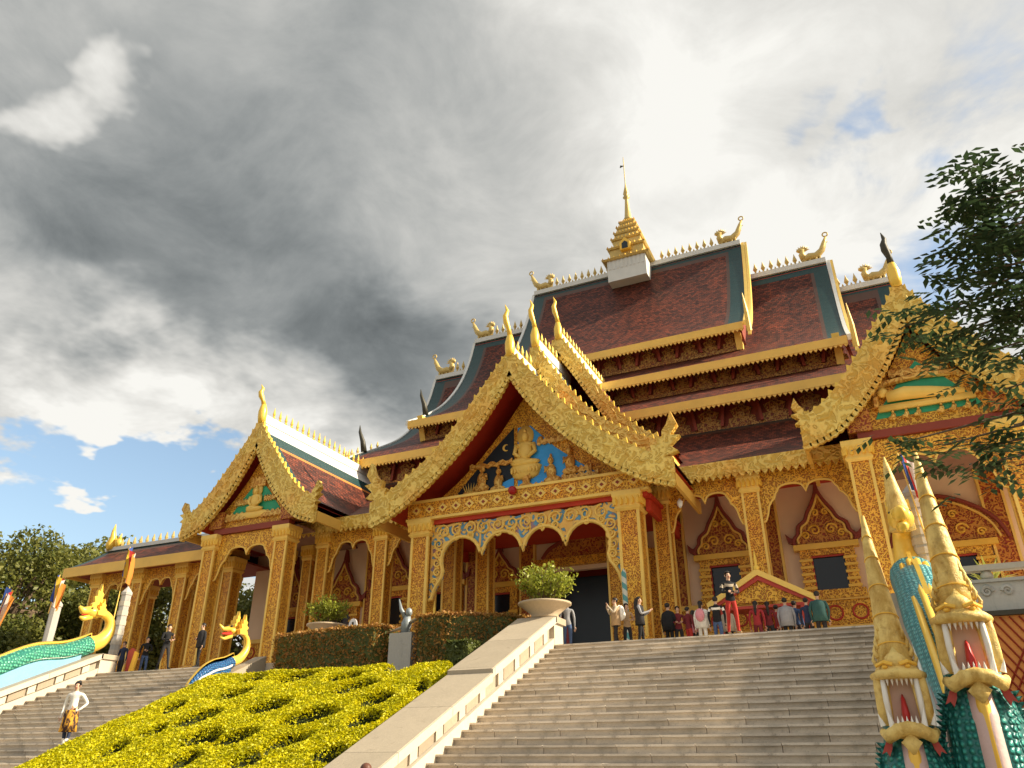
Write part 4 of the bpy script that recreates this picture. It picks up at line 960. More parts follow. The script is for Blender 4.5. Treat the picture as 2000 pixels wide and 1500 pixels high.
def bowl_plant(label, x, y, z, s, seed, leaf='pot_leaf', flowers=False, n=2600, hgt=1.55):
    t = thing('potted_plant', label, 'potted plant', (x, y, z), 'potted plants')
    MB().lathe([(.42 * s, 0), (.46 * s, .06 * s), (.44 * s, .12 * s), (.66 * s, .30 * s), (.82 * s, .42 * s), (.88 * s, .44 * s), (.88 * s, .50 * s), (.80 * s, .50 * s), (.76 * s, .44 * s), (.1 * s, .42 * s)], (x, y, z), 28).build('bowl', 'terracotta', t, True)
    r = random.Random(seed); P = []; stems = MB()
    for k in range(46):
        a = r.uniform(0, 6.28); d = r.uniform(.1, 1) ** .6; L = hgt * s * r.uniform(.62, 1.0)
        b = Vector((x + .25 * s * math.cos(a) * d, y + .25 * s * math.sin(a) * d, z + .42 * s)); e = b + Vector((math.cos(a) * d * .75 * s, math.sin(a) * d * .75 * s, L * (1.02 - .38 * d)))
        m_ = b.lerp(e, .5) + Vector((0, 0, .08 * s)); stems.tube([b, m_, e], [.018 * s, .014 * s, .006 * s], 4)
        for i in range(n // 46):
            f = r.uniform(.30, 1.05); q = b.lerp(m_, min(1, f * 2)) if f < .5 else m_.lerp(e, (f - .5) * 2); P.append(q + Vector((r.gauss(0, .10), r.gauss(0, .10), r.gauss(0, .08))) * s)
    stems.build('stems', 'bark', t)
    V, F = leaf_quads(np.array([tuple(p) for p in P]) - np.array((x, y, z)), .13 * s, .5, .4, .4, seed); o = link('foliage', np_mesh('foliage', V, F, leaf), t); o['kind'] = 'stuff'
    if flowers:
        for k in range(5):
            q = r.choice(P); MB().ell(q, (.07, .07, .06), 6, 4).build('flower', 'cloth_crimson', t)
bowl_plant('bushy green plant in a wide clay bowl on the balustrade post', -9.95, 23.88, ZT + .88, 1.0, 21)
bowl_plant('flowering green bush in a pale bowl behind the long hedge', -20.55, 26.2, ZT + 1.25, .92, 22, flowers=True, hgt=1.45)
pd = MB().box(-21.2, -19.9, 25.5, 26.9, ZT, ZT + 1.248).solo('plant_pedestal', 'grey_stone', 'grey stone pedestal under the flowering bush', 'pedestal', (-20.55, 26.2, ZT))

def trunk_tube(mb, pts, r0, r1, n=8): mb.tube(pts, [r0 + (r1 - r0) * i / (len(pts) - 1) for i in range(len(pts))], n)
def tree(name, label, x, y, z, h, rad, seed, mat, nl, size, group, clumps=26):
    t = thing(name, label, 'tree', (x, y, z), group); r = random.Random(seed); tr = MB()
    trunk_tube(tr, [(x, y, z), (x + .1 * h * .1, y, z + h * .3), (x - .05 * h, y, z + h * .6), (x, y, z + h * .85)], .022 * h, .008 * h)
    P = []; nr = np.random.default_rng(seed)
    for k in range(clumps):
        a = r.uniform(0, 6.28); u = r.uniform(-.8, 1); d = math.sqrt(max(0, 1 - u * u)) * r.uniform(.55, 1)
        c = Vector((x + rad * d * math.cos(a), y + rad * d * math.sin(a), z + h * .64 + u * h * .34)); b = Vector((x, y, z + h * r.uniform(.3, .65)))
        trunk_tube(tr, [b, b.lerp(c, .5) + Vector((0, 0, .3)), c], .012 * h, .003 * h, 5)
        rc = rad * r.uniform(.26, .46); q = nr.normal(size=(nl // clumps, 3)); q /= np.linalg.norm(q, axis=1, keepdims=True); q *= (nr.random((len(q), 1)) ** .45) * rc * np.array([1, 1, .7]); P.append(q + np.array(c))
    tr.build('trunk', 'bark', t)
    V, F = leaf_quads(np.concatenate(P) - np.array((x, y, z)), size, .5, .1, .4, seed); o = link('crown', np_mesh('crown', V, F, mat), t); o['kind'] = 'stuff'
TG = 'trees behind the covered walk'
tree('leafy_tree', 'dark leafy tree at the edge of the terrace by the flag posts', -58, 37, ZT - 2, 13.8, 6.2, 31, 'tree_leaf', 26000, .36, TG, 44)
tree('leafy_tree', 'yellow-green tree between the flag post and the covered walk', -50.5, 41, ZT - 3, 12.2, 5.0, 32, 'tree_leaf', 22000, .33, TG, 40)
tree('leafy_tree', 'tree seen between the open columns of the covered walk', -46.5, 50, ZT - 2, 11.0, 5.4, 33, 'tree_leaf', 17000, .38, TG, 36)
tree('leafy_tree', 'broad dark tree far behind the covered walk', -68, 52, ZT - 2, 17.0, 7.5, 34, 'tree_leaf', 20000, .45, TG, 36)
tree('leafy_tree', 'low bushy tree behind the green naga', -52, 33, ZT - 3, 7.6, 4.2, 35, 'tree_leaf', 14000, .32, TG, 34)
def near_tree():
    """tree at the right of the stairs whose leafy branches reach in front of the gable"""
    bx, by = 5.6, 9.2
    t = thing('overhanging_tree', 'dark leafy tree whose branches hang in front of the right gable', 'tree', (bx, by, ZG)); r = random.Random(5); tr = MB(); P = []; D = []
    trunk_tube(tr, [(bx, by, ZG), (bx - .1, by, 1.5), (bx - .35, by, 4.2), (bx - .5, by + .1, 8.5)], .26, .10, 10)
    # branch end zones: pixels of the photograph at the depth of the branch
    zones = []
    for px, py, s, Y in [(1880, 400, .18, 8.7), (1900, 460, .2, 8.8), (1955, 350, .2, 9), (1975, 430, .25, 9), (1950, 500, .24, 9), (1990, 520, .25, 9), (1860, 545, .14, 8.8), (1915, 560, .2, 9), (1980, 590, .22, 9),
                       (1945, 610, .18, 9.2), (1990, 660, .22, 9.3), (1760, 640, .20, 9.8), (1800, 620, .18, 9.8), (1830, 660, .25, 9.7), (1880, 650, .22, 9.6), (1920, 690, .25, 9.6), 
                       (1960, 760, .2, 9.5), (1980, 830, .2, 9.5), (1900, 880, .18, 9.6), (1840, 870, .13, 9.8), (1760, 865, .10, 9.9), (1950, 900, .17, 9.5), (1985, 910, .2, 9.5), (1990, 460, .25, 9), (1920, 420, .2, 9)]:
        zones.append((on_y(px, py, Y), s))
    for c, s in zones:
        b = Vector((bx - .3, by, min(7.5, max(2.5, c.z - .4)))); m_ = b.lerp(c, .55) + Vector((0, 0, .35))
        trunk_tube(tr, [b, m_, c], .045, .008, 5)
        for k in range(int((10 + s * 26) * (1.5 if (c.x > on_y(1870, 400, c.y).x and c.z > 4.2) else .8))):                      # pinnate sprays
            st = c + Vector((r.gauss(0, s * 1.15), r.gauss(0, s * 1.3), r.gauss(0, s * 1.0))); a = r.uniform(0, 6.28); dr = Vector((math.cos(a), math.sin(a), r.uniform(-.7, .25))).normalized(); sd_ = dr.cross(Vector((0, 0, 1))).normalized()
            for j in range(7):
                q = st + dr * (.045 * j); sg = 1 if j % 2 else -1; ld = (dr * .5 + sd_ * sg + Vector((0, 0, -.25))).normalized(); P.append((q, ld))
    tr.build('trunk', 'bark', t)
    vs = []; 
    for q, ld in P:
        L = r.uniform(.12, .18); w = ld.cross(Vector((0, 0, 1))).normalized() * .034; up = Vector((0, 0, .008)); vs += [q, q + ld * L * .5 + w + up, q + ld * L, q + ld * L * .5 - w + up]
    o = link('crown', np_mesh('crown', np.array([tuple(v) for v in vs]) - np.array((bx, by, ZG)), np.arange(len(vs)).reshape(-1, 4), 'dark_leaf'), t); o['kind'] = 'stuff'
near_tree()

# ------------------------------------------------------------------ nagas
def naga_crest(m, c, h, w, axis='x'):                        # flame crest standing in the YZ plane
    fp = [(-.35, 0), (-.42, .22), (-.25, .30), (-.36, .50), (-.16, .52), (-.20, .74), (-.04, .70), (.02, 1.0), (.12, .70), (.26, .62), (.20, .48), (.40, .36), (.28, .24), (.42, .06), (.3, 0)]
    m.prism([(c[1] + a * w, c[2] + b * h) for a, b in fp], c[0] - .07, c[0] + .07, 'x')
def stair_naga(label, x, scale_mat, belly_mat, s=1.0, dz=0, crest_h=1.15, horn=False, yo=0.0, path=((13.2, .30), (16.5, .40), (19.2, .72), (20.9, .80), (22.3, .46), (23.4, .42)), gold='gold_bright', nh=1.0):
    cap = lambda y: stair_z(min(y, YT)) + .78 + dz
    t = thing('stair_naga', label, 'naga statue', (x, 18, cap(18)), 'nagas lying along the stair balustrades')
    body = smooth_curve([(y + (yo if y > 23 else 0), cap(y) + q) for y, q in path], 40)
    n = len(body); rad = [(.20 + .22 * min(1, i / 14)) * s for i in range(n)]
    MB().tube([(x, a, b) for a, b in body], rad, 16, (1.1, 1)).build('body', scale_mat, t, True)
    m = MB()                                                   # belly filling between body and cap
    A = [(a, b - rad[i] * .3) for i, (a, b) in enumerate(body)]; B = [(a, cap(a) - .01) for a, b in body]
    m.strip(A[4:-4], B[4:-4], x - .36 * s, x + .36 * s, 'x'); m.build('belly', belly_mat, t)
    m = MB(); m.tube([(x + .38 * s, a, b - rad[i + 4] * .35) for i, (a, b) in enumerate(body[4:-4])], .05, 6); m.tube([(x - .38 * s, a, b - rad[i + 4] * .35) for i, (a, b) in enumerate(body[4:-4])], .05, 6); m.build('belly_rim', 'white_scallop', t)
    m = MB()
    for i in range(0, n * 3 - 3):
        k = i / 3; j = int(k); f = k - j; a = body[j][0] * (1 - f) + body[j + 1][0] * f; b = body[j][1] * (1 - f) + body[j + 1][1] * f + rad[j]; m.prism([(a - .08, b - .06), (a + .08, b - .06), (a + .03, b + .13)], x - .05, x + .05, 'x')
    o = m.build('dorsal_fins', 'gold_bright', t); o['kind'] = 'stuff'
    y1, z1 = body[-1]
    neck = smooth_curve([(y1 + a * nh, z1 + b * nh) for a, b in ((-.05, 0), (.55, .22), (.95, .75), (.85, 1.30), (.35, 1.55), (-.05, 1.42))], 20); nk = len(neck)
    MB().tube([(x, a, b) for a, b in neck], [(.40 - .20 * min(1, 1.6 * i / nk)) * s for i in range(nk)], 14).build('neck', 'gold_bright', t, True)
    h = (x, y1 - .05 * nh, z1 + 1.45 * nh)
    m = MB(); m.ell((x, h[1] - .1, h[2] + .06), (.27 * s, .38 * s, .26 * s), 12, 8); m.tube([(x, h[1] - .25, h[2] + .12), (x, h[1] - .62, h[2] + .06), (x, h[1] - .80, h[2] + .20)], [.20 * s, .16 * s, .06 * s], 10); hd = m.build('head', 'gold_bright', t, True)
    MB().tube([(x, h[1] - .15, h[2] - .12), (x, h[1] - .5, h[2] - .26), (x, h[1] - .68, h[2] - .22)], [.15 * s, .12 * s, .05 * s], 8).build('lower_jaw', 'gold_bright', hd, True)
    MB().tube([(x, h[1] - .2, h[2] - .04), (x, h[1] - .62, h[2] - .10)], [.07, .03], 6).build('tongue', 'tongue_red', hd)
    for q in (-1, 1): MB().ell((x + q * .2 * s, h[1] - .3, h[2] + .2), (.04, .05, .04), 8, 5).build('eye', 'dark_finial', hd)
    if horn: MB().tube([(x, h[1] + .15, h[2] - .2), (x, h[1] + .12, h[2] + .3), (x - .03, h[1] + .10, h[2] + .9), (x - .05, h[1] + .12, h[2] + 1.5), (x - .06, h[1] + .12, h[2] + 1.95)], [.34, .30, .20, .11, .02], 12).build('horn', 'naga_gold', hd, True)
    else: m = MB(); naga_crest(m, (x, h[1] + .02, h[2] + .15), crest_h, .75 * s); m.build('crest', 'gold_bright', hd)
    m = MB()
    for q in (-1, 1):
        naga_crest(m, (x + q * .24, h[1] + .12, h[2] - .05), .7, .5)
    m.build('ear_fins', 'gold_bright', hd)
    return t
stair_naga('green-scaled naga with pale blue belly and gold raised head on the far balustrade', -30.8, 'scale_green', 'belly_blue', .92, nh=.88)
def ribbed_naga():
    """teal naga of the near balustrade: broad back with gold ribs and a tall spike crest"""
    x = .98; t = stair_naga('teal-scaled naga with broad gold-ribbed back on the balustrade right of the wide stairs', x, 'scale_teal', 'belly_pink', 1.25, horn=True, yo=-.2)
    cap = lambda y: stair_z(min(y, YT)) + .78
    for k, dx in enumerate((-.26, -.09, .09, .26)):
        MB().tube([(x + dx, y, cap(y) + (.78 if abs(dx) < .2 else .68) + (.45 if y > 18.5 else .08 * (y - 13) )) for y in (13.5, 15, 16.5, 18.5, 20.5, 21.8)], .075, 6).build('back_rib', 'gold_bright', t, True)
    return t
ribbed_naga()
t_ = stair_naga('blue-scaled naga with a gold head rising at the kerb of the narrow stairs', -21.3, 'scale_blue', 'scale_blue', 0.46, -.50, .62, path=((20.2, .10), (20.6, .30), (21.1, .36), (21.6, .28), (22.0, .28)), nh=.68)

def head_statue(label, heads):
    t = thing('naga_head_statue', label, 'naga statue', (heads[0][0], heads[0][1] + .3, ZG))
    for hx, hy, hz, s in heads:
        P = lambda x, y, z: (hx + x * s, hy + y * s, hz + z * s)
        PT = lambda L: [P(*q) for q in L]
        nk = MB().tube(PT([(0, .62, .5), (0, .66, 0), (0, .56, -.5), (0, .42, -1.2)]) + [(hx, hy + .45 * s, ZG + .3), (hx, hy + .5 * s, ZG)], [.36 * s, .44 * s, .44 * s, .58 * s, .66 * s, .72 * s], 20).build('neck', 'scale_dark_teal', t, True)
        MB().tube(PT([(0, .20, -.7), (0, .14, -1.1)]) + [(hx, hy + .08 * s, ZG + .3), (hx, hy + .05 * s, ZG)], [.34 * s, .42 * s, .46 * s, .50 * s], 14, (1, .55)).build('belly', 'belly_pink', nk, True)
        MB().tube(PT([(0, .02, -.66), (0, -.10, -.95), (0, -.16, -1.3)]) + [(hx, hy - .26 * s, ZG)], [.16 * s, .19 * s, .13 * s, .16 * s], 10, (1, .6)).build('throat_plate', 'gold', nk, True)
        m = MB()
        for k in range(22):
            z = -.75 - k * .085; w_ = .46 + .18 * min(1, k / 8)
            for q in (-1, 1): m.spike(P(q * w_, .38, z), P(q * (w_ + .14), .34, z + .07), .06 * s, 4)
        o = m.build('neck_fringe', 'scale_dark_teal', nk); o['kind'] = 'stuff'
        # skull with the open mouth
        m = MB(); w = .27
        for q in (-1, 1): m.tube(PT([(q * (w + .07), .0, -.42), (q * (w + .06), -.02, -.1), (q * (w + .05), -.02, .2), (q * (w + .02), .0, .44)]), [.05 * s, .055 * s, .055 * s, .06 * s], 10, (1, 2.4))
        m.tube(PT([(-.42, .1, .42), (-.30, -.16, .44), (0, -.26, .45), (.30, -.16, .44), (.42, .1, .42)]), [.07 * s, .09 * s, .10 * s, .09 * s, .07 * s], 8)
        m.ell(P(0, .12, .52), (.38 * s, .40 * s, .17 * s), 14, 6); m.ell(P(0, -.08, .66), (.20 * s, .20 * s, .17 * s), 12, 6); m.prism([(P(a, 0, b)[0], P(a, 0, b)[2]) for a, b in [(-.30, .5), (.30, .5), (.24, .66), (.10, .78), (0, .92), (-.10, .78), (-.24, .66)]], hy - .14 * s, hy + .25 * s)
        sk = m.build('skull', 'naga_gold', t, True)
        m = MB().box(hx - w * s, hx + w * s, hy + .16 * s, hy + .22 * s, hz - .48 * s, hz + .44 * s); m.build('palate', 'mouth_pink', sk)
        for q in (-1, 1):
            MB().tube(PT([(q * (w + .0), -.10, -.40), (q * (w + .01), -.12, 0), (q * w, -.12, .40)]), [.045 * s, .05 * s, .045 * s], 6).build('gum_edge', 'tooth', sk, True)
            MB().ell(P(q * .19, -.21, .565), (.055 * s, .05 * s, .04 * s), 10, 5).build('eye', 'gold', sk); MB().tube(PT([(q * .33, -.08, .60), (q * .20, -.26, .645), (q * .06, -.26, .60)]), .035 * s, 6).build('brow', 'gold', sk)
        for k in range(6): MB().spike(P(-.20 + k * .08, -.16, .40), P(-.20 + k * .08, -.15, .24), .034 * s, 6).build('tooth', 'tooth', sk)
        MB().tube(PT([(0, .12, -.46), (0, .05, -.22), (0, .10, .02), (0, .16, .10)]), [.15 * s, .14 * s, .08 * s, .03 * s], 10, (1, .5)).build('tongue', 'tongue_red', sk, True)
        # lower jaw with moustache lip, chin and fangs
        lj = MB(); lj.tube(PT([(-.44, .05, -.52), (-.36, -.14, -.60), (-.18, -.26, -.50), (0, -.30, -.46), (.18, -.26, -.50), (.36, -.14, -.60), (.44, .05, -.52)]), [.06 * s, .10 * s, .10 * s, .09 * s, .10 * s, .10 * s, .06 * s], 8, (1, 1.2)); lj.ell(P(0, .0, -.55), (.32 * s, .30 * s, .10 * s), 12, 5)
        lj.prism([(P(a, 0, b)[0], P(a, 0, b)[2]) for a, b in [(0, -.54), (.17, -.70), (0, -.92), (-.17, -.70)]], hy - .27 * s, hy - .06 * s); lj = lj.build('lower_jaw', 'naga_gold', sk.parent, True)
        for k in range(5): MB().spike(P(-.15 + k * .075, -.27, -.44), P(-.15 + k * .075, -.26, -.27), .034 * s, 6).build('tooth', 'tooth', lj)
        for q in (-1, 1):
            MB().spike(P(q * .25, -.20, -.48), P(q * .30, -.20, -.14), .065 * s, 7).build('fang', 'tooth', lj); MB().spike(P(q * .40, -.02, -.42), P(q * .46, -.02, -.22), .06 * s, 6).build('tusk', 'tooth', lj)
            m = MB().prism([(P(a * q, 0, b)[0], P(a * q, 0, b)[2]) for a, b in [(.30, -.62), (.42, -.68), (.52, -.88), (.44, -.84), (.40, -.92), (.34, -.80)]], hy + .0, hy + .12 * s); m.build('whisker_fin', 'naga_red', lj)
        # tall ringed horn
        hp = [(0, .22, .55), (0, .24, 1.2), (-.02, .28, 1.9), (-.04, .33, 2.6), (-.05, .36, 3.15), (-.04, .36, 3.55)]; hr = [.33, .25, .19, .135, .085, .03]
        hn = MB().tube(PT(hp), [q * s for q in hr], 14).build('horn', 'naga_gold', t, True)
        for k in range(5):
            f = .6 + k * .8; i = int(f); g_ = f - i; c = [hp[i][j] * (1 - g_) + hp[i + 1][j] * g_ for j in range(3)]; rr_ = (hr[i] * (1 - g_) + hr[i + 1] * g_) * 1.02
            MB().tube([P(c[0] + rr_ * math.cos(R(a)), c[1] + rr_ * math.sin(R(a)), c[2] + .10 * math.sin(R(-a)) * 1.0 - .02) for a in range(185, 356, 17)], .013 * s, 5).build('horn_ring', 'gold', hn)
        for k in range(5):
            for q in (-1, 1):
                f = 1 - k * .13; MB().tube(PT([(q * .31 * f, .10, .60 + k * .16), (q * .37 * f, .12, .72 + k * .16), (q * .33 * f, .16, .88 + k * .16)]), [.05 * s, .035 * s, .008 * s], 6).build('mane_lock', 'naga_gold', hn, True)
    return t
a_, b_ = on_y(1764, 1368, 11.0), on_y(1890, 1262, 11.0)
head_statue('two gold open-mouthed naga heads with tall horns at the foot of the wide stairs', [(b_.x, 11.0, b_.z, .72), (a_.x, 11.0, a_.z, .66)])

# ------------------------------------------------------------------ parapet, lattice wall, flag posts, small things on the terrace
t = thing('terrace_parapet', 'grey stone parapet with a top rail above the orange lattice wall', 'parapet', (6, 22.75, ZT))
MB().box(1.9, 18, 22.62, 22.84, ZT, ZT + .72).build('panel', 'grey_stone', t); MB().box(1.85, 18, 22.55, 22.9, ZT + .722, ZT + .80).build('moulding', 'grey_stone', t); MB().box(1.85, 18, 22.56, 22.88, ZT + 1.02, ZT + 1.16).build('top_rail', 'white_stone', t)
for k in range(8): MB().lathe([(.10, ZT + .80), (.16, ZT + .88), (.10, ZT + 1.02)], (2.6 + k * 1.2, 22.72, 0), 8).build('rail_support', 'white_stone', t, True)
for k in range(6):
    m = MB(); scroll(m, 2.5 + k * 1.1, ZT + .5, .14, 1, 22.60); scroll(m, 2.95 + k * 1.1, ZT + .5, .12, -1, 22.60); m.build('scroll_relief', 'grey_stone', t)
t = thing('lattice_wall', 'orange wall under red diamond lattice below the parapet', 'wall', (6, 22.5, ZG))
MB().box(1.75, 18, 22.45, 22.6, ZG, ZT - .12).build('wall_panel', 'orange_wall', t); MB().box(1.7, 18, 22.3, 22.62, ZT - .118, ZT - .004).build('coping', 'dark_finial', t)
x = 1.2
while x < 6.5:
    for s in (1, -1):
        z0, z1 = -.4, ZT - .15; dx = (z1 - z0) * .62
        xa, xb = (x, x + dx) if s > 0 else (x + dx, x)
        a, b = Vector((xa, 22.42, z0)), Vector((xb, 22.42 + .0 * s, z1))
        lo_, hi_ = 0, 1
        q = sorted(((1.77 - xa) / (xb - xa), (8 - xa) / (xb - xa))); lo_, hi_ = max(0, q[0]), min(1, q[1])
        if hi_ - lo_ > .03: MB().tube([a.lerp(b, lo_) + Vector((0, .015 * s, 0)), a.lerp(b, hi_) + Vector((0, .015 * s, 0))], .022, 4).build('lattice_bar', 'lattice_red', t)
    x += .20
# agave behind the rail
t = thing('agave_plant', 'spiky yellow-green agave in a pot behind the parapet rail', 'plant', (2.75, 23.6, ZT)); r = random.Random(4)
MB().lathe([(.35, 0), (.5, .3), (.55, .7), (.45, .72)], (2.75, 23.6, ZT), 14).build('pot', 'grey_stone', t, True)
for k in range(44):
    a = r.uniform(0, 6.28); e = r.uniform(.35, 1.45); L = r.uniform(.7, 1.05); d = Vector((math.cos(a) * math.cos(e), math.sin(a) * math.cos(e), math.sin(e))); b = Vector((2.75, 23.6, ZT + .7)); sd_ = d.cross(Vector((0, 0, 1))).normalized()
    q = b + d * L * .6; tip = b + d * L + Vector((0, 0, -.12)); m = MB(); m.add([b - sd_ * .03, b + sd_ * .03, q + sd_ * .035 + Vector((0, 0, .02)), q - sd_ * .035 + Vector((0, 0, .02)), tip], [(0, 1, 2, 3), (3, 2, 4)]); m.build('leaf', 'agave_leaf', t)

def flag_post(label, flabel, x, y, z0, z1, r, pole_from, pole_to, seed, bands=6, size=(.5, 1.0)):
    t = thing('stone_post', label, 'post', (x, y, z0), 'stone flag posts')
    MB().lathe([(r * 1.5, 0), (r * 1.5, .3), (r, .35), (r, z1 - z0)], (x, y, z0), 8).build('shaft', 'grey_stone', t); MB().lathe([(r * 1.12, 0), (r * 1.15, .12), (.02, .42)], (x, y, z1), 8).build('cap', 'grey_stone', t)
    for k in range(bands):
        z = z0 + (z1 - z0) * (.30 + .68 * k / bands); MB().lathe([(r * 1.09, 0), (r * 1.09, (z1 - z0) * .055)], (x, y, z), 8).build('band', 'white_stone', t)
    f = thing('flag', flabel, 'flag', pole_from, 'striped flags on poles')
    a, b = Vector(pole_from), Vector(pole_to); MB().tube([a, b], [.028, .018], 6).build('pole', 'gold_pale', f)
    rr = random.Random(seed); d = (b - a).normalized(); cols = ['flag_blue', 'flag_yellow', 'flag_red', 'flag_white', 'flag_orange', 'flag_orange']
    W_, H_ = size; nx, nz = 13, 14; vs = []; m = MB()
    for i in range(nz):
        for j in range(nx):
            u = j / (nx - 1); v = i / (nz - 1); p = b - d * (v * H_) ; fold = W_ * (.80 * u + .12 * math.sin(u * 9 + seed) * (1 - .3 * v)); sag = -u * H_ * .42
            vs.append(p + Vector((fold * .8, .14 * math.sin(u * 11 + seed + v * 2), sag)))
    m.add(vs, []); 
    for i in range(nz - 1):
        for j in range(nx - 1):
            m.f.append((i * nx + j, i * nx + j + 1, (i + 1) * nx + j + 1, (i + 1) * nx + j)); m.mi.append(min(5, j * 6 // (nx - 1)))
    link('cloth', m.mesh('cloth', cols, True, root_loc(f), fix=False), f)
flag_post('white banded stone post behind the big naga horn', 'orange and white striped flag above the banded stone post near the naga heads', 1.42, 23.95, ZT, 6.75, .26, (1.62, 23.5, 4.3), (1.30, 23.5, 8.0), 1, 9, (.75, 1.15))
flag_post('white banded stone post behind the gold head of the green naga', 'orange striped flag on a pole beside the first column of the covered walk', -32.75, 26.3, ZT, 7.2, .22, (-32.9, 26.0, 6.0), (-32.85, 26.0, 9.5), 2, 6, (.8, 1.4))
flag_post('plain weathered stone post standing in front of the trees', 'faded red and yellow flag hanging on the plain stone post', -37.5, 26.2, ZT, 7.0, .24, (-37.4, 25.8, 6.6), (-37.25, 25.8, 8.5), 3, 0, (.8, 1.3))
flag_post('stone post half hidden by the picture edge and the tree', 'striped flag hanging before the darkest tree', -41.9, 26.2, ZT, 6.2, .2, (-41.6, 25.8, 5.8), (-41.0, 25.8, 8.2), 5, 0, (.8, 1.6))

# small gabled shrine box among the visitors
SX, SY = -3.85, 30.2
t = thing('offering_shrine', 'small red and gold gabled offering shrine among the visitors', 'shrine', (SX, SY, ZT))
for sx in (-1, 1):
    for y in (SY - .5, SY + .5): MB().box(SX + sx * 1.4 - .07, SX + sx * 1.4 + .07, y - .07, y + .07, ZT, 5.1).build('post', 'red_paint', t)
MB().box(SX - 1.5, SX + 1.5, SY - .4, SY + .4, ZT + .1, ZT + .9).build('chest', 'red_paint', t)
MB().prism([(SX - 1.62, 5.22), (SX, 6.08), (SX + 1.62, 5.22)], SY - .5, SY - .4).build('gable_panel', 'carved_gold', t)
for s in (-1, 1):
    MB().prism([(SX, 6.16), (SX, 6.38), (SX + s * 1.95, 5.27), (SX + s * 1.9, 5.08)], SY - .7, SY + .7).build('roof_slope', 'gold_pale', t)
    MB().prism([(SX, 5.98), (SX, 6.158), (SX + s * 1.85, 5.12), (SX + s * 1.68, 5.08)], SY - .62, SY - .502).build('gable_edge', 'red_paint', t)
MB().box(SX - 1.8, SX + 1.8, SY - .58, SY + .58, 5.0, 5.1).build('beam', 'red_paint', t)
MB().lathe([(.10, 6.3), (.12, 6.45), (.05, 6.55), (.07, 6.7), (.01, 7.1)], (SX, SY - .6, 0), 8).build('finial', 'gold_bright', t, True)
# carved spiral pole, gold seated statue, sculpture on plinth, screen, sign
m = MB().lathe([(.18, 0), (.18, .1), (.10, .15), (.10, 3.2), (.02, 3.35)], (0, 0, 0), 12); o = m.build('spiral_pole', 'spiral_stripe', None, True); o.location = (-8.62, 28.6, ZT); tag(o, 'teal and cream spiral-striped pole in front of the right porch pillar', 'pole')
t = thing('golden_statue', 'golden seated statue with a pointed crown by the left porch pillar', 'statue', (-16.8, 28.4, ZT)); m = MB(); 
MB().box(-17.3, -16.3, 28.0, 28.9, ZT, ZT + .75).build('pedestal', 'carved_gold', t)
m = MB(); seated(m, -16.8, ZT + .78, .95, 28.45, False); m.build('figure', 'gold_bright', t, True); MB().lathe([(.14, 0), (.16, .08), (.06, .3), (.01, .75)], (-16.8, 28.37, ZT + 1.98), 8).build('crown', 'gold_bright', t, True)
QX, QY, QZ = -14.85, 23.3, ZT + .62
t = thing('winged_sculpture', 'grey winged figure sculpture on a stone plinth between the hedges', 'sculpture', (QX, QY, ZT - 1.2)); MB().box(QX - .42, QX + .46, QY - .42, QY + .4, ZT - 1.2, QZ).build('plinth', 'grey_stone', t)
m = MB(); m.tube([(QX - .05, QY, QZ - .02), (QX, QY - .05, QZ + .35), (QX + .05, QY - .05, QZ + .6)], [.16, .18, .10], 8); m.ell((QX + .1, QY - .08, QZ + .72), (.12, .12, .15), 8, 6); m.tube([(QX - .05, QY - .05, QZ + .55), (QX - .25, QY - .05, QZ + .85), (QX - .35, QY - .05, QZ + 1.2)], [.09, .07, .02], 6)
m.build('figure', 'bronze_grey', t, True)
m = MB(); m.tube([(QX - .9, QY - .05, QZ + .05), (QX - .25, QY, QZ + .22), (QX + .3, QY, QZ + .46), (QX + .8, QY, QZ + .6)], [.04, .10, .10, .03], 7, (1, .5)); m.build('wing', 'cap_stone', t, True)
t = thing('lattice_screen', 'maroon framed lattice screen beside the dark doorway', 'screen', (-11.0, 27.6, ZT))
MB().box(-11.45, -10.55, 27.55, 27.65, ZT, ZT + .08).box(-11.45, -10.55, 27.55, 27.65, ZT + 1.75, ZT + 1.85).box(-11.45, -11.35, 27.55, 27.65, ZT + .082, ZT + 1.748).box(-10.65, -10.55, 27.55, 27.65, ZT + .082, ZT + 1.748).build('frame', 'maroon_screen', t)
for k in range(4): MB().box(-11.348, -10.652, 27.57, 27.63, ZT + .35 + k * .36, ZT + .41 + k * .36).build('rail', 'maroon_screen', t)
for k in range(2): MB().box(-11.15 + k * .28, -11.09 + k * .28, 27.575, 27.625, ZT + .083, ZT + 1.747).build('bar', 'maroon_screen', t)
t = thing('paddle_sign', 'small white oval sign on a thin stake behind the long hedge', 'sign', (-18.8, 25.6, ZT)); MB().tube([(-18.8, 25.6, ZT), (-18.8, 25.6, ZT + 1.3)], .025, 6).build('stake', 'grey_stone', t); m = MB(); m.prism([(-18.8 + .2 * math.cos(i * .524), ZT + 1.5 + .26 * math.sin(i * .524)) for i in range(12)], 25.57, 25.60); m.build('plate', 'lamp_white', t); MB().box(-18.84, -18.76, 25.555, 25.568, ZT + 1.38, ZT + 1.62).build('mark', 'dark_finial', t)

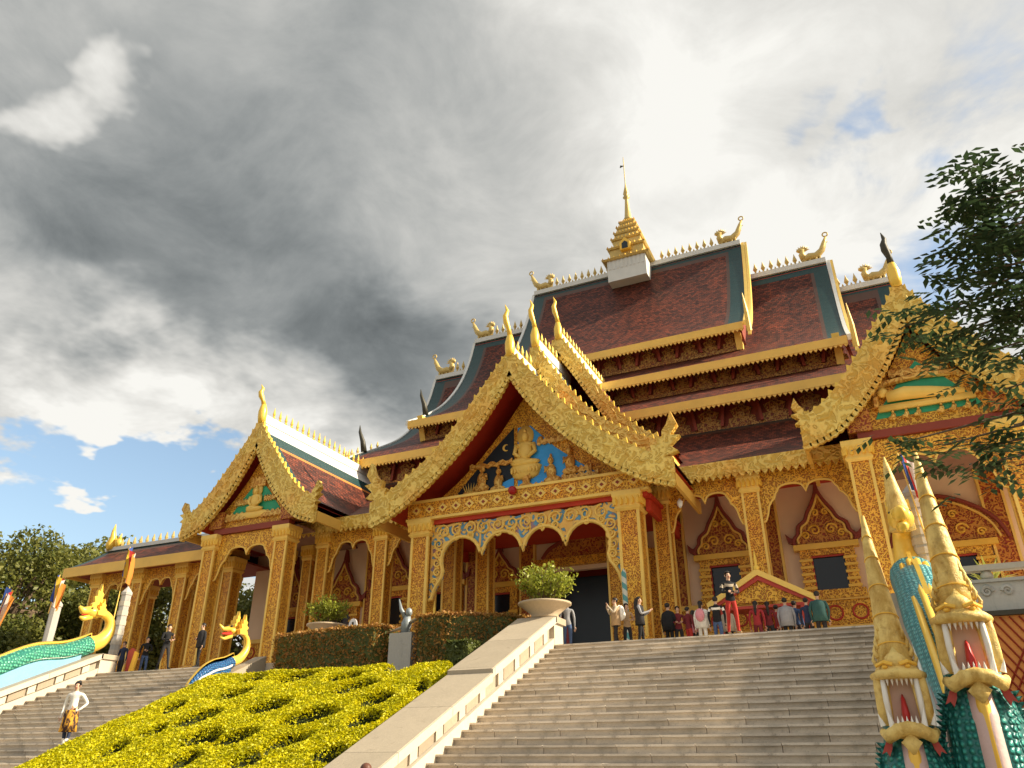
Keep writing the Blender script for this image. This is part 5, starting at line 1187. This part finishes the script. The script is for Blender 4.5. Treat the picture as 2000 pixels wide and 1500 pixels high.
# ------------------------------------------------------------------ people
def skin_body(J, edges, rads, root):
    me = bpy.data.meshes.new('sk'); me.from_pydata([tuple(j) for j in J], edges, []); o = bpy.data.objects.new('sk', me); COL.objects.link(o)
    mod = o.modifiers.new('s', 'SKIN'); mod.use_smooth_shade = True; mod.branch_smoothing = .6
    for i, sv in enumerate(me.skin_vertices[0].data): sv.radius = rads[i] if hasattr(rads[i], '__len__') else (rads[i], rads[i]); sv.use_root = (i == root)
    sb = o.modifiers.new('u', 'SUBSURF'); sb.levels = 1; sb.render_levels = 1
    dg = bpy.context.evaluated_depsgraph_get(); r = bpy.data.meshes.new_from_object(o.evaluated_get(dg)); bpy.data.objects.remove(o); bpy.data.meshes.remove(me); return r
def person(label, x, y, z, h=1.68, rz=0, top='cloth_black', legs='cloth_dark', shoes='cloth_dark', arms=('down', 'down'), stride=.06, hair='short', sleeves=True, face=False, skirt=None, coat=None, stripe=None, lean=0, group='visitors at the temple', bulk=1.0, drop=(0, 0), hcol='hair'):
    k = h / 1.70; J = []; E_ = []; Rd = []
    def v(p, r, pr=None):
        J.append(Vector((p[0], p[1], p[2])) * k); Rd.append(tuple(q * k for q in r) if hasattr(r, '__len__') else r * k)
        if pr is not None: E_.append((pr, len(J) - 1))
        return len(J) - 1
    b = bulk
    pel = v((0, 0, .94), (.150 * b, .105 * b)); sp = v((0, .0, 1.12), (.135 * b, .095 * b), pel); ch = v((0, .01 + lean, 1.33), (.165 * b, .105 * b), sp); nb = v((0, .01 + lean, 1.455), (.065, .06), ch); nk = v((0, 0 + lean, 1.51), .052, nb)
    h1 = v((0, -.015 + lean, 1.575), (.070, .082), nk); h2 = v((0, -.015 + lean, 1.64), (.078, .092), h1); h3 = v((0, -.005 + lean, 1.695), (.055, .065), h2); v((0, -.105 + lean, 1.60), .014, h1)
    for s in (-1, 1):
        st = stride * s; dz = drop[0 if s < 0 else 1]
        hp = v((s * .09, 0, .88), (.085, .088), pel); kn = v((s * .10, -.02 - st * .6, .50 + dz * .5), (.060, .062), hp); an = v((s * .105, .02 - st * 1.5, .09 + dz), .042, kn); v((s * .115, -.14 - st * 1.5, .035 + dz), (.042, .03), an)
        m = arms[0 if s < 0 else 1]; sh = v((s * .185 * b, .01 + lean, 1.405), (.060, .060), ch)
        if m == 'down': el, wr, hd = (s * .245, .03, 1.13), (s * .25, -.03, .88), (s * .25, -.05, .79)
        elif m == 'fold': el, wr, hd = (s * .25, -.02, 1.14), (s * .06, -.22, 1.13), (-s * .03, -.24, 1.13)
        elif m == 'up': el, wr, hd = (s * .27, -.12, 1.20), (s * .12, -.26, 1.42), (s * .07, -.27, 1.48)
        elif m == 'hip': el, wr, hd = (s * .36, .06, 1.16), (s * .22, -.06, .99), (s * .16, -.08, .96)
        elif m == 'phone': el, wr, hd = (s * .24, -.08, 1.13), (s * .10, -.30, 1.22), (s * .06, -.36, 1.26)
        el = v((el[0] * b, el[1] + lean, el[2]), .045, sh); wr = v((wr[0], wr[1] + lean, wr[2]), .029, el); hv = Vector((hd[0], hd[1] + lean, hd[2])); w0 = J[wr] / k; d = (hv - w0).normalized(); pm = v(hv, (.036, .020), wr)
        sd_ = d.cross(Vector((0, -1, 0)) if abs(d.y) < .8 else Vector((0, 0, 1))).normalized()
        for q, L in ((-1.4, .068), (-.5, .08), (.5, .076), (1.4, .060)):
            p1 = hv + d * .035 + sd_ * (q * .017); f1 = v(p1, .0095, pm); v(p1 + d * L + Vector((0, -.018, 0)), .0075, f1)
        th = v(w0.lerp(hv, .55) + sd_ * .036 * (-s), .011, pm); v(hv + sd_ * .055 * (-s) + d * .03, .0085, th)
    me = skin_body(J, E_, Rd, pel)
    root = thing('person', label, 'person', (x, y, z), group); root.rotation_euler[2] = rz
    mats = ['skin', top, legs, shoes] + ([stripe] if stripe else [])
    for q in mats: me.materials.append(M(q))
    idx = []
    for p in me.polygons:
        c = p.center / k; ax = abs(c.x)
        if c.z > 1.475 and ax < .16: i = 0
        elif c.z < .085 + max(0, max(drop)): i = 3
        elif c.z < .93 and ax < .215 and c.z < .80 + (.13 if ax < .19 else 0): i = 2
        else:
            i = 1
            near = min((j for j in range(len(J))), key=lambda j: (J[j] / k - c).length_squared); rr_ = Rd[near]; rr_ = max(rr_) if hasattr(rr_, '__len__') else rr_
            if rr_ / k < .037 and rr_ / k != .014 and c.z < 1.5: i = 0 if (rr_ / k < .0285 or not sleeves) else 1
            elif not sleeves and rr_ / k < .046 and rr_ / k > .04 and ax > .2 and c.z > .7: i = 0
            if stripe and 1.27 < c.z < 1.35 and i == 1: i = 4
        idx.append(i)
    me.polygons.foreach_set('material_index', idx); me.polygons.foreach_set('use_smooth', [True] * len(me.polygons)); link('body', me, root)
    hz = 1.645 * k; m = MB(); hy = lean * k
    m.ell((0, hy + .012 * k, hz + .018 * k), (.092 * k, .102 * k, .088 * k), 14, 8)
    if hair == 'long': m.tube([(0, hy + .05 * k, hz + .03 * k), (0, hy + .10 * k, hz - .12 * k), (0, hy + .115 * k, hz - .30 * k), (0, hy + .11 * k, hz - .42 * k)], [.085 * k, .085 * k, .075 * k, .03 * k], 10, (1, .6))
    elif hair == 'bun': m.ell((0, hy + .08 * k, hz + .085 * k), (.05 * k, .05 * k, .05 * k), 8, 6)
    hm = m.mesh('hair', hcol, True)
    if face or hair != 'cap':                                   # open the hair over the face
        bm = bmesh.new(); bm.from_mesh(hm); bmesh.ops.delete(bm, geom=[f for f in bm.faces if f.calc_center_median().y < hy - .045 * k and f.calc_center_median().z < hz + .035 * k], context='FACES'); bm.to_mesh(hm); bm.free()
    link('hair', hm, root)
    for s in (-1, 1):
        MB().ell((s * .082 * k, hy + .0, hz - .035 * k), (.012 * k, .022 * k, .032 * k), 6, 4).build('ear', 'skin', None).parent = root
        if face: MB().ell((s * .032 * k, hy - .098 * k, hz - .012 * k), (.014 * k, .008 * k, .008 * k), 6, 4).build('eye', 'hair', None).parent = root
    if face: MB().ell((0, hy - .092 * k, hz - .088 * k), (.024 * k, .008 * k, .007 * k), 6, 4).build('mouth', 'naga_red', None).parent = root
    def shell(prof, mat, nm, sxy=(1, .72)):
        m = MB(); n = 16; m.lathe([(r * k, zz * k) for r, zz in prof], (0, .005, 0), n, *sxy); m.build(nm, mat, None, True).parent = root
    if skirt: shell([(.17, .98), (.20, .85), (.21, .65), (.235, .42), (.225, .42), (.16, .95)], skirt, 'skirt', (1, .85))
    if coat: shell([(.10, 1.46), (.20, 1.40), (.225, 1.25), (.215, 1.05), (.235, .80), (.22, .80), (.19, 1.05), (.12, 1.44)], coat, 'jacket', (1, .72))
    return root
FZ = ZT
# left stairs and terrace
person('person in white blouse and yellow patterned sarong walking down the narrow stairs', -22.35, 16.95, stair_z(16.95) - .05, 1.80, R(28), 'cloth_white', 'cloth_navy', 'cloth_white', ('down', 'hip'), .09, 'bun', face=True, skirt='sarong', drop=(0, .16))
person('person in black holding something at the head of the narrow stairs', -26.6, 23.75, FZ, 1.74, R(75), 'cloth_black', 'cloth_dark', arms=('fold', 'phone'), stride=.16)
person('person in black with a pale bag at the head of the narrow stairs', -24.9, 23.9, FZ, 1.70, R(-20), 'cloth_black', 'cloth_black', arms=('fold', 'down'), hair='short', coat='cloth_dark')
person('person in dark jacket leaning beside the red and gold stand', -29.4, 25.2, FZ, 1.60, R(60), 'cloth_black', 'cloth_blue', arms=('down', 'fold'))
person('person seen from the chest up behind the weathered balustrade', -31.9, 26.1, FZ, 1.66, R(10), 'cloth_navy', 'cloth_dark', face=True)
# right terrace crowd
G_ = 'visitors crowding the head of the wide stairs'
def pp(lbl, px, py, hh, yy=None, **kw):
    p = on_z(px, py, FZ + hh)
    if yy: p = on_y(px, py, yy)
    return person(lbl, p.x, p.y, FZ, hh, kw.pop('rz', 0), group=G_, **kw)
P1 = pp('person with a pale backpack holding up a camera by the porch pillar', 1200, 1170, 1.68, rz=R(-60), top='cloth_beige', legs='cloth_dark', arms=('up', 'up'), coat='cloth_tan')
pp('person in grey-mauve top looking down beside the spiral pole', 1247, 1168, 1.66, rz=R(100), top='cloth_grey', legs='cloth_black', arms=('phone', 'phone'), hair='long', coat='cloth_dark')
pp('person in black coat turned towards the shrine', 1303, 1180, 1.72, rz=R(165), top='cloth_black', legs='cloth_black', coat='cloth_black', arms=('fold', 'down'))
pp('person in dark red scarf behind the black coat', 1322, 1186, 1.60, rz=R(20), top='cloth_maroon', legs='cloth_dark', arms=('fold', 'fold'))
pp('short person in maroon and white stooping in the crowd', 1343, 1199, 1.50, yy=27.4, rz=R(150), top='cloth_maroon', legs='cloth_crimson', arms=('down', 'fold'))
P2 = pp('person in white coat carrying a pink backpack', 1367, 1176, 1.64, rz=R(178), top='cloth_white', legs='cloth_white', coat='cloth_white', hair='long')
P3 = pp('person in black jacket with a white shoulder stripe and jeans', 1396, 1168, 1.70, rz=R(180), top='cloth_black', legs='cloth_blue', stripe='cloth_white', bulk=1.12)
person('tall person in red trousers and black top standing on the top step', -3.95, 23.75, FZ, 1.80, R(30), 'cloth_black', 'cloth_crimson', 'cloth_tan', ('fold', 'fold'), .07, 'short', True, True, group=G_, stripe='cloth_beige')
pp('person in red jacket with back to the stairs', 1474, 1176, 1.62, rz=R(175), top='cloth_red', legs='cloth_maroon', hair='long', bulk=1.08)
pp('person with long dark hair and maroon sleeves', 1497, 1177, 1.62, rz=R(190), top='cloth_maroon', legs='cloth_dark', hair='long')
pp('person in grey jacket with a black strap across the back', 1531, 1170, 1.70, rz=R(182), top='cloth_grey', legs='cloth_dark', coat='cloth_grey', bulk=1.1)
pp('person in dark blue half hidden behind the green jacket', 1573, 1174, 1.64, yy=28.2, rz=R(170), top='cloth_navy', legs='cloth_dark')
pp('tall person in dark green jacket at the end of the crowd', 1594, 1157, 1.76, rz=R(185), top='cloth_green', legs='cloth_dark', coat='cloth_green', bulk=1.15)
pp('person in pink top peering past the white coat', 1352, 1188, 1.58, yy=28.6, rz=R(160), top='cloth_pink', legs='cloth_dark', hair='long')
pp('person in beige coat between the shrine and the striped jacket', 1418, 1182, 1.62, yy=28.4, rz=R(175), top='cloth_beige', legs='cloth_dark', coat='cloth_beige')
pp('person in dark red coat left of the grey jacket', 1514, 1180, 1.60, yy=28.9, rz=R(165), top='cloth_crimson', legs='cloth_dark')
pp('person in blue shirt beside the shrine post', 1550, 1176, 1.66, yy=28.7, rz=R(150), top='cloth_blue', legs='cloth_dark')
pp('person in tan jacket standing behind the one with the camera', 1222, 1176, 1.64, yy=26.6, rz=R(40), top='cloth_tan', legs='cloth_dark', hair='long', arms=('fold', 'phone'))
pp('person in grey jumper and jeans behind the balustrade post', 1107, 1187, 1.68, yy=25.4, rz=R(200), top='cloth_grey', legs='cloth_blue')
pp('person in white shirt behind the red-tipped hedge', 985, 1189, 1.62, yy=27.2, rz=R(170), top='cloth_white', legs='cloth_dark')
hp_ = ray(716, 1489); hp_ = hp_ * (10.2 / hp_.y); person('person with reddish-brown hair at the foot of the stairs', hp_.x, hp_.y, ZG, 1.55 + hp_.z, R(200), 'cloth_tan', 'cloth_dark', hcol='hair_brown')
def backpack(label, o, mat, z, s=1.0, d=.20):
    rz = o.rotation_euler[2]; c = Vector(o.location) + Vector((-math.sin(rz) * d * -1 * -1, math.cos(rz) * d, 0)); c.z += z
    m = MB(); m.ell((0, 0, 0), (.16 * s, .10 * s, .22 * s), 12, 8); m.ell((0, .07 * s, -.06 * s), (.11 * s, .06 * s, .11 * s), 10, 6); m.tube([(-.1 * s, -.06, .2 * s), (-.12 * s, -.2, .14 * s), (-.11 * s, -.12, -.12 * s)], .018, 5); m.tube([(.1 * s, -.06, .2 * s), (.12 * s, -.2, .14 * s), (.11 * s, -.12, -.12 * s)], .018, 5)
    ob = m.build('backpack', mat, None, True); ob.location = c; ob.rotation_euler[2] = rz; tag(ob, label, 'backpack')
backpack('pink backpack worn over a white coat', P2, 'cloth_pink', 1.18); backpack('pale grey backpack worn by the person with the camera', P1, 'cloth_white', 1.22, 1.15)
t = thing('red_gold_stand', 'leaning red and gold board stand at the end of the weathered balustrade', 'stand', (-29.6, 24.9, FZ)); MB().prism([(-29.9, FZ), (-29.7, FZ), (-29.5, FZ + 1.0), (-29.75, FZ + 1.15), (-29.95, FZ + 1.0)], 24.75, 24.85).build('board', 'naga_red', t); MB().prism([(-29.7, FZ), (-29.45, FZ), (-29.3, FZ + .9), (-29.49, FZ + 1.0)], 24.7, 24.8).build('side', 'gold', t)
